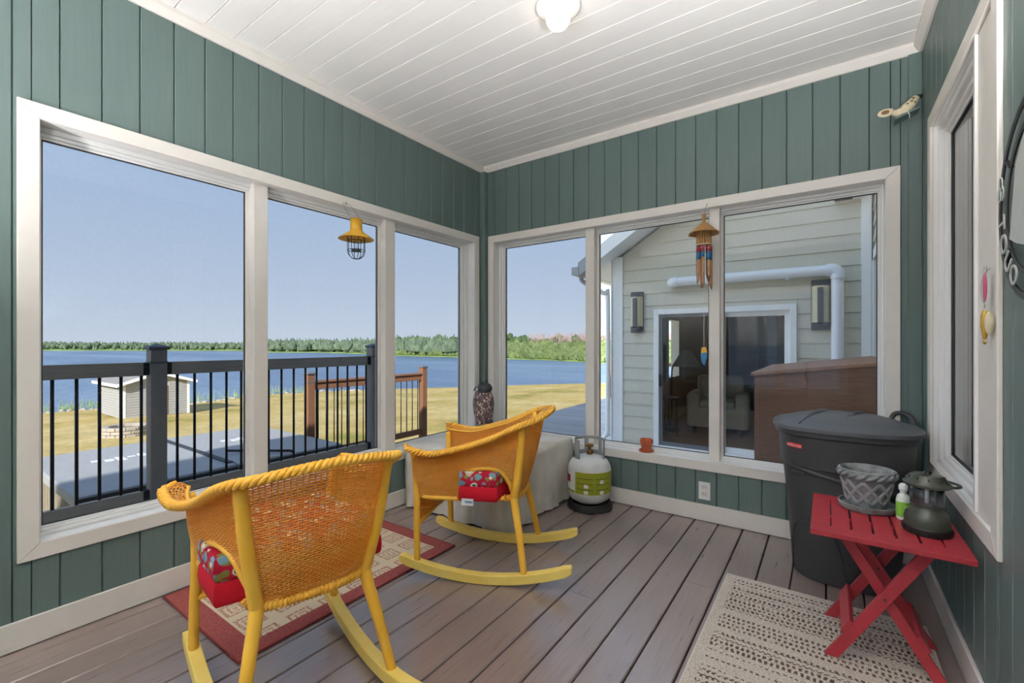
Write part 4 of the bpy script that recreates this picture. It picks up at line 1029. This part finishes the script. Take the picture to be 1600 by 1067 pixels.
# far shore land
simple('shore_green', (136, 158, 84), 1.0, var=.3, scale=.12, bump=0)
m = MB(); vs = []; fs = []
for i, (x, y) in enumerate(FAR):
    d_ = math.hypot(x, y); ux, uy = x/d_, y/d_
    for k_, z in ((0, ZLAKE-.1), (2, ZLAKE+.25), (40, -1.6), (400, 1.0)): vs.append((x+ux*k_, y+uy*k_, z))
for i in range(len(FAR)-1):
    for k_ in range(3): b = i*4+k_; fs.append((b, b+4, b+5, b+1))
m.add(vs, fs); struct('far_shore', m, 'shore_green', 'low green shore across the lake', 'shore')
# far trees
def ico():
    bm = bmesh.new(); bmesh.ops.create_icosphere(bm, subdivisions=1, radius=1); v = [tuple(q.co) for q in bm.verts]; f_ = [tuple(q.index for q in fc.verts) for fc in bm.faces]; bm.free(); return v, f_
IV, IF = ico()
def leafmat(name, a, b):
    g = N(name); p = g.pos(); f = g.noise(p, .5, 3); f2 = g.noise(p, 4, 3)
    g.bsdf(g.ramp(g.math('ADD', g.math('MULTIPLY', f, .6), g.math('MULTIPLY', f2, .4)), [(.36, lin(a)), (.62, lin(b))]), 1.0, 0, None, .05)
leafmat('hazed_leaves', (82, 98, 82), (118, 132, 106)); leafmat('bush_leaves', (84, 100, 60), (126, 138, 90)); leafmat('tree_leaves', (62, 84, 54), (100, 120, 78)); simple('bare_twigs', (176, 152, 144), 1.0, var=.1, bump=0)  # far woods: distance haze is mixed into the leaf colour
def along(t):
    q = t*(len(FAR)-1); i = min(int(q), len(FAR)-2); u = q-i; return FAR[i][0]*(1-u)+FAR[i+1][0]*u, FAR[i][1]*(1-u)+FAR[i+1][1]*u
def blob(m, x, y, z, rx, rz):
    ro = random.uniform(0, 6.28); cs, sn = math.cos(ro), math.sin(ro)
    m.add([(x+(a*cs-b*sn)*rx*random.uniform(.8, 1.2), y+(a*sn+b*cs)*rx*random.uniform(.8, 1.2), z+c*rz*random.uniform(.8, 1.25)) for a, b, c in IV], IF)
rd = random.Random(3)
mA, mB, mC, mD = MB(), MB(), MB(), MB()
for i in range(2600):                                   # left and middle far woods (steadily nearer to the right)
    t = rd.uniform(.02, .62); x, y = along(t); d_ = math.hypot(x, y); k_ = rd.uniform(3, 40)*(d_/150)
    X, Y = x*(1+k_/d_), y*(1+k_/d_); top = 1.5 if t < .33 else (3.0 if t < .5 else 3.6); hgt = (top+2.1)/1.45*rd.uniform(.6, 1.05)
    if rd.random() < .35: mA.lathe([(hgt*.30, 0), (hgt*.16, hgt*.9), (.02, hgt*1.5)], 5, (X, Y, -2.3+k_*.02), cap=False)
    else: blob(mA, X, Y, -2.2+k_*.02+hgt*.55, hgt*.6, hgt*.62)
for i in range(4200):                                   # bright shore bushes on the right
    t = rd.uniform(.55, 1.0); x, y = along(t); d_ = math.hypot(x, y); k_ = rd.uniform(2, 26)
    h_ = rd.uniform(.4, .95)*(1+k_*.02); blob(mB, x*(1+k_/d_), y*(1+k_/d_), -2.4+k_*.10*rd.uniform(.5, 1.1)+h_*.4, h_*1.1, h_)
for i in range(1300):                                    # taller trees behind them
    t = rd.uniform(.56, 1.0); x, y = along(t); d_ = math.hypot(x, y); k_ = rd.uniform(26, 44)
    if .73 < t < .95 and rd.random() < .75: continue
    h_ = rd.uniform(.7, 1.5); blob(mC, x*(1+k_/d_), y*(1+k_/d_), -.4+rd.uniform(0, 3.6)*rd.uniform(.5, 1), h_*.8, h_*.9)
for i in range(700):                                    # bare grey trees
    t = rd.uniform(.72, .95); x, y = along(t); d_ = math.hypot(x, y); k_ = rd.uniform(24, 42); X, Y = x*(1+k_/d_), y*(1+k_/d_); h_ = rd.uniform(3.6, 5.4)
    mD.tube([(X, Y, -1), (X+rd.uniform(-.3, .3), Y, -1+h_)], [.09, .02], 4, cap=False)
    for b in range(5):
        z = -1+h_*rd.uniform(.35, .9); a = rd.uniform(0, 6.28); L_ = rd.uniform(.4, 1.0); mD.tube([(X, Y, z), (X+L_*math.cos(a), Y+L_*math.sin(a), z+L_*.8)], [.04, .01], 3, cap=False)
tag(mA.build('distant_woods', 'hazed_leaves'), 'dark green woods along the far lake shore, haze put into their colour', 'woods', kind='stuff')
tag(mB.build('shore_bushes', 'bush_leaves'), 'bright green bushes along the nearer lake shore', 'bushes', kind='stuff')
tag(mC.build('shore_trees', 'tree_leaves'), 'dark green trees rising behind the shore bushes', 'trees', kind='stuff')
tag(mD.build('bare_trees', 'bare_twigs'), 'bare greyish trees standing behind the shore bushes', 'trees', kind='stuff')
# pale stones and reeds at the water's edge
simple('stone_pale', (180, 170, 156), .9, var=.15, scale=3)
m = MB()
for i in range(200):
    a = rd.uniform(math.radians(140), math.radians(190)); S_ = shore(a)*rd.uniform(.985, 1.01); r_ = rd.uniform(.06, .18); blob(m, S_*math.cos(a), S_*math.sin(a), -2.58, r_, r_*.6)
tag(m.build('shore_stones', 'stone_pale'), 'pale stones strewn along the water edge', 'stones', kind='stuff')
simple('reed', (150, 168, 96), 1.0, var=.2)
m = MB()
for i in range(260):
    a = rd.choice((rd.uniform(math.radians(166), math.radians(176)), rd.uniform(math.radians(150), math.radians(164)))); S_ = shore(a)*rd.uniform(1.0, 1.05); x, y = S_*math.cos(a), S_*math.sin(a); h_ = rd.uniform(.3, .75)
    m.tube([(x, y, -2.7), (x+rd.uniform(-.2, .2), y+rd.uniform(-.2, .2), -2.7+h_)], [.025, .005], 3, cap=False)
tag(m.build('reeds', 'reed'), 'thin green reeds standing in the shallow water', 'reeds', kind='stuff')

# ---- garden shed
simple('shed_siding', (176, 175, 173), .7, var=.03); simple('shed_roof', (150, 146, 142), .9); simple('shed_door', (150, 98, 74), .7)
sh = thing('garden_shed', 'small white clapboard shed with brown door near the lake', 'shed', (-25.5, 6.34, -2.22))
SW, SD, EH, PH = 2.48, 3.4, 1.58, 1.98
MB().add([(0, 0, 0), (0, SW, 0), (0, SW, EH), (0, SW/2, PH), (0, 0, EH), (-SD, 0, 0), (-SD, SW, 0), (-SD, SW, EH), (-SD, SW/2, PH), (-SD, 0, EH)],
         [(0, 1, 2, 3, 4), (9, 8, 7, 6, 5), (0, 4, 9, 5), (1, 6, 7, 2)]).build('wall', 'shed_siding', sh)
for k in range(13):
    z = .04+k*.118
    MB().box(0, .018, 0, .80, z, z+.104).build('clapboard', 'shed_siding', sh); MB().box(0, .018, 1.68, SW, z, z+.104).build('clapboard', 'shed_siding', sh)
    MB().box(-SD, 0, -.018, 0, z, z+.104).build('clapboard', 'shed_siding', sh)
for s_ in (0, 1):
    ya, yb_ = (-.28, SW/2) if s_ == 0 else (SW+.28, SW/2); za = EH-.09
    MB().hexa([(-SD-.2, ya, za), (.25, ya, za), (.25, yb_, PH), (-SD-.2, yb_, PH), (-SD-.2, ya, za+.08), (.25, ya, za+.08), (.25, yb_, PH+.09), (-SD-.2, yb_, PH+.09)]).build('roof_slope', 'shed_roof', sh)
    MB().hexa([(.25, ya, za-.02), (.29, ya, za-.02), (.29, yb_, PH-.02), (.25, yb_, PH-.02), (.25, ya, za+.11), (.29, ya, za+.11), (.29, yb_, PH+.12), (.25, yb_, PH+.12)]).build('rake_board', 'white_paint', sh)
MB().box(-SD-.2, .27, -.31, -.27, EH-.12, EH+.01).build('eave_board', 'white_paint', sh)
for ya in (-.03, SW-.07): MB().box(-.0, .03, ya, ya+.10, 0, EH).build('corner_board', 'white_paint', sh)
dr = MB().box(.0, .03, .86, 1.62, .02, 1.42).build('door', 'shed_door', sh)
for y_ in (1.235, ): MB().box(.03, .036, y_-.008, y_+.008, .03, 1.41).build('door_seam', 'white_paint', dr)
fp = thing('fire_pit', 'low round pale stone fire pit on the lawn', 'fire pit', (-18.9, 4.75, ground(-18.9, 4.75)-.02))
for r in range(3):
    for k in range(14):
        a = 2*PI*(k+.5*(r % 2))/14; c_, s_ = math.cos(a), math.sin(a)
        MB().box(.42, .60, -.125, .125, .02+r*.115, .125+r*.115).xf(Matrix.Rotation(a, 4, 'Z')).build('stone_block', 'stone_pale', fp, bevel=.02)

# ---- upper deck strip with grey railing
wood('deck_grey', (206, 200, 198), (.3, 6, 6), .6, .14, .2, .12, 14); wood('rail_grey', (198, 187, 175), (8, .5, 8), .75, .16, .25, .05, 12); wood('rail_brown', (146, 102, 74), (8, .5, 8), .7, .12, .2, .05, 12)
simple('post_grey', (172, 166, 161), .75, var=.08); simple('baluster_black', (34, 36, 40), .45); simple('cap_slate', (112, 118, 128), .6)
ud = tag(MB().box(-4.05, -2.70, -3.5, 3.16, -.25, -.05).build('side_deck', 'rail_grey'), 'narrow deck strip outside the lake-view window', 'deck', kind='structure')
UD = unit_board('x', 'y', 'rail_grey', .02, .1)
for i in range(9): inst('deck_board', UD, ud, (-4.04+.148*i, -3.5, -.02), (.142, 6.65, -.03))
RX = -3.97
rl = thing('deck_railing', 'weathered grey deck railing with black round balusters outside the lake-view window', 'railing', (RX, 1.175, -.02))
def rpost(par, y, z0, z1, mat, capmat, x=0):
    q = MB().box(x-.049, x+.049, y-.049, y+.049, z0, z1).build('post', mat, par, bevel=.004)
    MB().box(x-.062, x+.062, y-.062, y+.062, z1, z1+.022).build('cap_plate', capmat, q, bevel=.003)
    MB().add([(x-.058, y-.058, z1+.022), (x+.058, y-.058, z1+.022), (x+.058, y+.058, z1+.022), (x-.058, y+.058, z1+.022), (x, y, z1+.045)], [(0, 1, 4), (1, 2, 4), (2, 3, 4), (3, 0, 4), (3, 2, 1, 0)]).build('cap_top', capmat, q)
    MB().box(x-.0525, x+.0525, y-.0525, y+.0525, z1-.10, z1-.085).build('post_band', capmat, q)
for y in (-1.887, 0, 1.887): rpost(rl, y, -.25, 1.148, 'post_grey', 'cap_slate')
for a, b in ((-1.838, -.049), (.049, 1.838)):
    MB().box(-.019, .019, a, b, .965, 1.058).build('top_rail', 'rail_grey', rl, bevel=.003)
    MB().box(-.019, .019, a, b, .058, .150).build('bottom_rail', 'rail_grey', rl, bevel=.003)
    for e_, s_ in ((a, 1), (b, -1)):
        for z in (1.01, .105): MB().box(-.026, .026, e_, e_+s_*.034, z-.04, z+.045).build('rail_bracket', 'baluster_black', rl)
ub = MB().lathe([(.0096, 0), (.0096, 1)], 8).mesh('baluster', 'baluster_black', True)
for k in range(16):
    for base in (-1.887, 0):
        y = base+.125+.1115*k
        if y < base+1.887-.07: inst('baluster', ub, rl, (0, y, .14), (1, 1, .84))
# ---- brown stair railing beyond the tub
br = thing('stair_railing', 'short brown wooden railing with black balusters behind the hot tub', 'railing', (-5.52, 3.26, -.40))
for y in (0, 2.0): rpost(br, y, -.75, 1.17, 'rail_brown', 'cap_slate')
MB().box(-.019, .019, .049, 1.951, .965, 1.055).build('top_rail', 'rail_brown', br, bevel=.003); MB().box(-.045, .045, .049, 1.951, 1.056, 1.082).build('rail_cap', 'rail_brown', br, bevel=.003)
MB().box(-.019, .019, .049, 1.951, .07, .16).build('bottom_rail', 'rail_brown', br, bevel=.003)
for k in range(16): inst('baluster', ub, br, (0, .12+.1175*k, .15), (.8, .8, .83))
# ---- hot tub with folding cover
simple('tub_cover', (172, 172, 173), .6, var=.05, scale=6, bump=.1, dist=.01); simple('tub_cabinet', (150, 138, 118), .8, var=.1, scale=10); simple('cover_skirt', (58, 64, 72), .6)
ht = thing('hot_tub', 'square hot tub with grey vinyl folding cover beyond the grey railing', 'hot tub', (-5.67, 2.03, -.95))
MB().box(-.94, .94, -1.09, 1.09, 0, .84).build('cabinet', 'tub_cabinet', ht, bevel=.02)
for k in range(15):
    y = -1.07+.153*k; MB().box(.941, .955, y, y+.14, .03, .82).build('cabinet_plank', 'tub_cabinet', ht)
    x = -.93+.134*k
    if x < .85: MB().box(x, x+.122, -1.104, -1.091, .03, .82).build('cabinet_plank', 'tub_cabinet', ht)
for a, b in ((-1.15, -.006), (.006, 1.15)):
    c_ = MB().hexa([(-.99, a, .85), (.99, a, .85), (.99, b, .85), (-.99, b, .85), (-.985, a, .945 if a < -1 else .955), (.985, a, .945 if a < -1 else .955), (.985, b, .955 if a < -1 else .945), (-.985, b, .955 if a < -1 else .945)]).build('cover_half', 'tub_cover', ht, bevel=.015)
    MB().box(.9905, 1.0, a, b, .78, .93).build('cover_skirt', 'cover_skirt', c_)
    yc = (a+b)/2
    for k in range(5): MB().box(-.30+.05*(k % 2), -.22+.06*(k % 3), yc-.22+.09*k, yc-.16+.09*k, .951, .957).build('printed_mark', 'tag_white', c_)
MB().bar((-.9, -.03, .962), (.9, -.03, .962), .05, .012).build('hinge_strap', 'cover_skirt', ht)
MB().tube([(1.03, .62, .35), (1.03, .66, .80), (.95, .55, .97), (.45, .12, .985)], .014, 8).build('lifter_arm', 'baluster_black', ht, smooth=True)

# ---- lower deck, chest, far railing
ld_ = tag(MB().box(-5.15, .40, 3.30, 12.3, -.62, -.42).build('rear_deck', 'rail_grey'), 'weathered grey plank deck between sunroom and house wing', 'deck', kind='structure')
UDX = unit_board('y', 'x', 'deck_grey', .03, .15)
for i in range(64): inst('deck_board', UDX, ld_, (-5.15 if i > 0 else -5.15, 3.31+.1405*i, -.38), (5.55, .134, -.032))
fr_ = thing('deck_end_railing', 'brown post railing at the far end of the rear deck', 'railing', (-5.10, 12.2, -.38))
for x in (0, 1.9): rpost(fr_, 0, 0, 1.10, 'rail_brown', 'cap_slate', x)
MB().box(.049, 1.851, -.019, .019, .93, 1.02).build('top_rail', 'rail_brown', fr_); MB().box(.049, 1.851, -.019, .019, .07, .16).build('bottom_rail', 'rail_brown', fr_)
for k in range(14): inst('baluster', ub, fr_, (.14+.12*k, 0, .15), (1, 1, .8))
wood('chest_wood', (122, 94, 80), (1.2, 1.2, 7), .8, .16, .2, .06, 10); wood('chest_lid', (158, 122, 102), (1.2, 6, 1.2), .8, .12, .2, .06, 10)
ch = thing('storage_chest', 'tall brown wooden storage chest with sloping lid on the rear deck', 'chest', (-.435, 3.70, -.38))
sl = .128
MB().hexa([(0, 0, 0), (.76, 0, 0), (.76, 1.5, 0), (0, 1.5, 0), (0, 0, 1.318), (.76, 0, 1.318+.76*sl), (.76, 1.5, 1.318+.76*sl), (0, 1.5, 1.318)]).build('chest_body', 'chest_wood', ch)
z_ = 1.320
MB().hexa([(-.03, -.02, z_-.03*sl), (0.76, -.02, z_+0.76*sl), (0.76, 1.52, z_+0.76*sl), (-.03, 1.52, z_-.03*sl), (-.03, -.02, z_+.022-.03*sl), (0.76, -.02, z_+.022+0.76*sl), (0.76, 1.52, z_+.022+0.76*sl), (-.03, 1.52, z_+.022-.03*sl)]).build('sloping_lid', 'chest_lid', ch)
MB().box(-.006, .03, -.008, -.0005, .01, 1.315).build('corner_batten', 'chest_wood', ch)

# ---- house wing with clapboards, door, roof
YH = 6.34
hw = thing('house_wing', 'grey-beige clapboard house wing with sliding patio door', 'building', (-2.62, YH, -.38))
DX0, DX1, DZ1 = .61, 2.312, 2.025           # door opening in wing coordinates (x from the corner, z from the deck)
SLP = .63
m = MB(); m.box(0, DX0+.06, .02, .16, 0, 2.75); m.box(DX1-.06, 3.02, .02, .16, 0, 2.75); m.box(DX0+.06, DX1-.06, .02, .16, DZ1-.06, 2.75)
m.prism([(0, 2.75), (3.02, 2.75), (3.02, 2.75+3.02*SLP)], .02, .16, 'y'); m.box(0, .16, .16, 5.6, 0, .9); m.box(0, .16, .16, 5.6, 2.0, 2.75); m.box(0, .16, .16, 2.3, .9, 2.0); m.box(0, .16, 3.0, 5.6, .9, 2.0)
m.build('wall', 'siding', hw)
row = 0
zb = 2.083-.176*12
while zb < 4.0:
    z0, z1 = max(zb, 0), zb+.176
    if z1 > .02:
        xl = .15 if z1 < 2.80 else .15+(z1-2.80)/SLP; spans = []
        if z0 < DZ1 and z1 > 0:
            spans = [(xl, DX0, z0, z1), (DX1, 2.93, z0, z1)]
            if z1 > DZ1+.01: spans.append((DX0, DX1, DZ1, z1))
        else: spans = [(xl, 2.93, z0, z1)]
        for a, b, c0, c1 in spans:
            if b-a > .02: MB().hexa([(a, -.004, c0), (b, -.004, c0), (b, .021, c0), (a, .021, c0), (a, .012, c1+.012), (b, .012, c1+.012), (b, .021, c1+.012), (a, .021, c1+.012)]).build('siding_board', 'siding', hw)
    zb += .176
MB().box(-.012, .15, -.02, .021, 0, 2.82).build('corner_board', 'white_paint', hw, bevel=.003)
MB().box(-.03, -.001, -.02, .14, 0, 2.80).build('corner_board', 'white_paint', hw, bevel=.003)
MB().box(2.92, 3.01, -.03, .021, 0, 3.4).build('corner_board', 'white_paint', hw, bevel=.003)
# roof: gable slope rising to the right, with soffit, rake board and gutter
ze = 2.77
def slope(x0, x1, y0, y1, t0, t1, nm, mat): return MB().hexa([(x0, y0, ze+x0*SLP+t0), (x1, y0, ze+x1*SLP+t0), (x1, y1, ze+x1*SLP+t0), (x0, y1, ze+x0*SLP+t0), (x0, y0, ze+x0*SLP+t1), (x1, y0, ze+x1*SLP+t1), (x1, y1, ze+x1*SLP+t1), (x0, y1, ze+x0*SLP+t1)]).build(nm, mat, hw)
slope(-.35, 3.0, -.40, 6, .02, .05, 'soffit', 'white_paint'); slope(-.35, 3.0, -.40, 6, .051, .20, 'roof_slope', 'roofing'); slope(-.37, 3.0, -.43, -.401, -.01, .19, 'rake_board', 'white_paint')
gt = MB().box(-.47, -.351, -.44, 6, ze-.22, ze-.10).build('gutter', 'white_paint', hw, bevel=.008)
MB().tube(catmull([(-.41, -.25, ze-.22), (-.38, -.22, ze-.30), (-.10, -.12, ze-.48), (-.055, -.075, ze-.60), (-.055, -.075, .35), (-.06, -.09, .22), (-.16, -.20, .06)], 5), .034, 8).build('downspout', 'white_paint', gt, smooth=True)
# sliding patio door
simple('screen_grey', (112, 116, 120), .5)
pd = empty('patio_door'); pd.parent = hw; pd.location = (DX0, 0, 0); DW = DX1-DX0
q = MB(); q.box(0, .07, -.03, .10, .05, DZ1); q.box(DW-.07, DW, -.03, .10, .05, DZ1); q.box(.07, DW-.07, -.03, .10, DZ1-.07, DZ1); q.box(.07, DW-.07, -.03, .10, .05, .13); q.build('door_frame', 'white_paint', pd, bevel=.004)
def sash(x0, x1, y, w, mat, nm):
    q = MB(); z0, z1 = .13, DZ1-.07; q.box(x0, x0+w, y, y+.03, z0, z1); q.box(x1-w, x1, y, y+.03, z0, z1); q.box(x0+w, x1-w, y, y+.03, z0, z0+w*1.2); q.box(x0+w, x1-w, y, y+.03, z1-w, z1); q.build(nm, mat, pd, bevel=.003)
    MB().box(x0+w, x1-w, y+.012, y+.016, z0+w*1.2, z1-w).build('door_pane', 'glass', pd)
sash(.07, .90, .0, .045, 'screen_grey', 'sliding_sash'); sash(.85, DW-.07, .045, .06, 'white_paint', 'fixed_sash')
MB().box(.075, .10, -.03, .0, .95, 1.12).build('door_handle', 'baluster_black', pd, bevel=.004)
MB().box(DX0-.03, DX1+.03, -.06, -.0, -.0, .05).build('door_sill', 'white_paint', hw)
# room seen through the patio door
wood('oak_floor', (150, 112, 84), (5, .5, 5), .5, .12, .1, .06, 12); simple('room_wall', (150, 142, 126), .9)
rm = struct('wing_room_floor', MB().box(-2.46, .38, YH+.17, 11.8, -.34, -.30), 'oak_floor', 'wooden floor inside the house wing', 'floor')
m = MB(); m.box(-2.46, .38, 11.8, 11.9, -.3, 2.3); m.box(.32, .40, YH+.17, 11.8, -.3, 2.3); m.box(-2.46, .38, YH+.17, 11.8, 2.2, 2.3)
struct('wing_room_walls', m, 'room_wall', 'dim beige walls inside the house wing', 'wall')
simple('upholstery', (196, 188, 166), .9, var=.08, scale=30); simple('lampshade', (186, 190, 186), .8); simple('dark_metal', (50, 48, 46), .5); simple('tv_black', (22, 24, 28), .2)
ac = thing('armchair', 'cream upholstered armchair inside the house wing', 'armchair', (-1.50, 8.15, -.30), .1)
MB().box(-.36, .36, -.36, .36, .10, .42).build('seat_base', 'upholstery', ac, bevel=.04); MB().box(-.36, .36, .20, .42, .40, .92).build('seat_back', 'upholstery', ac, bevel=.07)
for s_ in (-1, 1): MB().box(.36*s_-.10, .36*s_+.10, -.38, .40, .10, .66).build('arm', 'upholstery', ac, bevel=.06)
MB().box(-.26, .26, -.37, .20, .42, .54).build('seat_cushion', 'upholstery', ac, bevel=.04)
for sx in (-1, 1):
    for sy in (-1, 1): MB().lathe([(.02, 0), (.03, .11)], 10, (.34*sx, .32*sy, 0)).build('foot', 'dark_metal', ac)
lp = thing('floor_lamp', 'arched floor lamp with pale cone shade inside the house wing', 'lamp', (-2.16, 7.75, -.30))
MB().lathe([(.13, 0), (.13, .02), (.02, .03)], 24).build('base', 'dark_metal', lp); MB().tube(catmull([(0, 0, .02), (0, 0, .85), (.02, 0, 1.08), (.12, 0, 1.17), (.24, 0, 1.16)], 6), .010, 8).build('pole', 'dark_metal', lp, smooth=True)
MB().lathe([(.235, 1.09), (.225, 1.10), (.07, 1.36), (.06, 1.36), (.21, 1.09)], 28, (.24, 0, 0), cap=False).build('lamp_shade', 'lampshade', lp, smooth=True)
et = thing('side_table', 'small dark side table inside the house wing', 'table', (-2.06, 7.28, -.30))
MB().lathe([(.15, .59), (.155, .60), (.15, .62)], 24).build('table_top', 'dark_metal', et)
for k in range(3): a = 2*PI*k/3; MB().tube([(.12*math.cos(a), .12*math.sin(a), 0), (.10*math.cos(a), .10*math.sin(a), .6)], .012, 8).build('leg', 'dark_metal', et)
tv = thing('media_console', 'dark television on a low console inside the house wing', 'television', (-.7, 11.2, -.30))
MB().box(-.75, .75, -.2, .2, 0, .5).build('console', 'dark_metal', tv, bevel=.01); MB().box(-.55, .55, -.03, .03, .56, 1.2).build('screen', 'tv_black', tv, bevel=.008); MB().box(-.15, .15, -.1, .1, .5, .56).build('screen_stand', 'tv_black', tv)
# wall sconces, vent pipe, floodlight
simple('sconce_iron', (88, 90, 94), .6, .2); simple('sconce_glass', (206, 198, 160), .4, var=.05)
def sconce(x, label):
    t = thing('wall_sconce', label, 'wall lamp', (x, YH-.006, 1.325), group='outdoor wall sconces')
    MB().box(-.092, .092, -.03, 0, 0, .585).build('back_plate', 'sconce_iron', t, bevel=.004)
    MB().lathe([(.085, .09), (.085, .51)], 24, (-.0, -.035, 0), 1, .9).build('glass_shade', 'sconce_glass', t, smooth=False)
    MB().box(-.028, .028, -.128, -.113, .06, .49).build('front_bar', 'sconce_iron', t, bevel=.003); MB().box(-.028, .07, -.128, -.03, .05, .088).build('bottom_bracket', 'sconce_iron', t, bevel=.003)
sconce(-2.248, 'grey iron and cream glass wall sconce next to the white downspout corner'); sconce(-.073, 'grey iron and cream glass wall sconce beside the white vent pipe')
simple('pvc_white', (240, 241, 244), .35, var=.01, bump=0)
vp = thing('vent_pipe', 'white plastic vent pipe running along the clapboard wall and down', 'pipe', (0, 0, 0))
yp = YH-.09
MB().tube([(-1.70, yp, 2.005), (.02, yp, 2.005)], .062, 18).build('horizontal_pipe', 'pvc_white', vp, auto=.8); MB().tube([(.085, yp, 1.92), (.085, yp, -.36)], .060, 18).build('vertical_pipe', 'pvc_white', vp, auto=.8)
MB().tube(catmull([(-.02, yp, 2.005), (.045, yp, 2.005), (.085, yp, 1.965), (.085, yp, 1.90)], 5), .070, 18).build('elbow', 'pvc_white', vp, auto=.8)
MB().tube(catmull([(-1.66, yp, 2.005), (-1.72, yp+.005, 2.003), (-1.745, yp+.03, 2.0), (-1.745, yp+.084, 2.0)], 4), .068, 18).build('end_elbow', 'pvc_white', vp, auto=.8)
for x in (-1.2, -.4): MB().box(x-.02, x+.02, yp-.064, YH-.004, 1.935, 1.942).build('pipe_strap', 'pvc_white', vp)
fd = thing('soffit_light', 'small white box light high on the clapboard wall', 'wall lamp', (.17, YH-.12, 2.79))
MB().box(-.12, .16, -.06, .11, 0, .07).build('housing', 'white_paint', fd, bevel=.006); MB().box(-.11, .05, -.055, .05, -.012, 0).build('lens', 'dark_metal', fd)
# return wall of the main house between sunroom and wing, with white window trim
rw = tag(MB().box(XR+.03, XR+.045, YB+.15, YH, -.9, 3.2).build('house_return_wall', 'siding'), 'clapboard return wall of the main house beside the rear deck', 'wall', kind='structure')
zb = -.36
while zb < 3.1:
    a, b = YB+.16, YH-.03
    MB().hexa([(XR+.0, a, zb), (XR+.03, a, zb), (XR+.03, b, zb), (XR+.0, b, zb), (XR+.018, a, zb+.185), (XR+.03, a, zb+.185), (XR+.03, b, zb+.185), (XR+.018, b, zb+.185)]).build('siding_board', 'siding', rw)
    zb += .176
wn = empty('return_window'); wn.parent = rw
MB().box(XR-.02, XR, 5.0, 5.08, .95, 2.15).build('window_trim', 'white_paint', wn); MB().box(XR-.02, XR, 6.0, 6.1, .95, 2.15).build('window_trim', 'white_paint', wn); MB().box(XR-.02, XR, 5.0, 6.1, 2.05, 2.15).build('window_trim', 'white_paint', wn); MB().box(XR-.05, XR, 4.98, 6.12, .90, .96).build('window_sill', 'white_paint', wn); MB().box(XR-.008, XR, 5.08, 6.0, .96, 2.05).build('window_pane', 'glass_dark', wn)
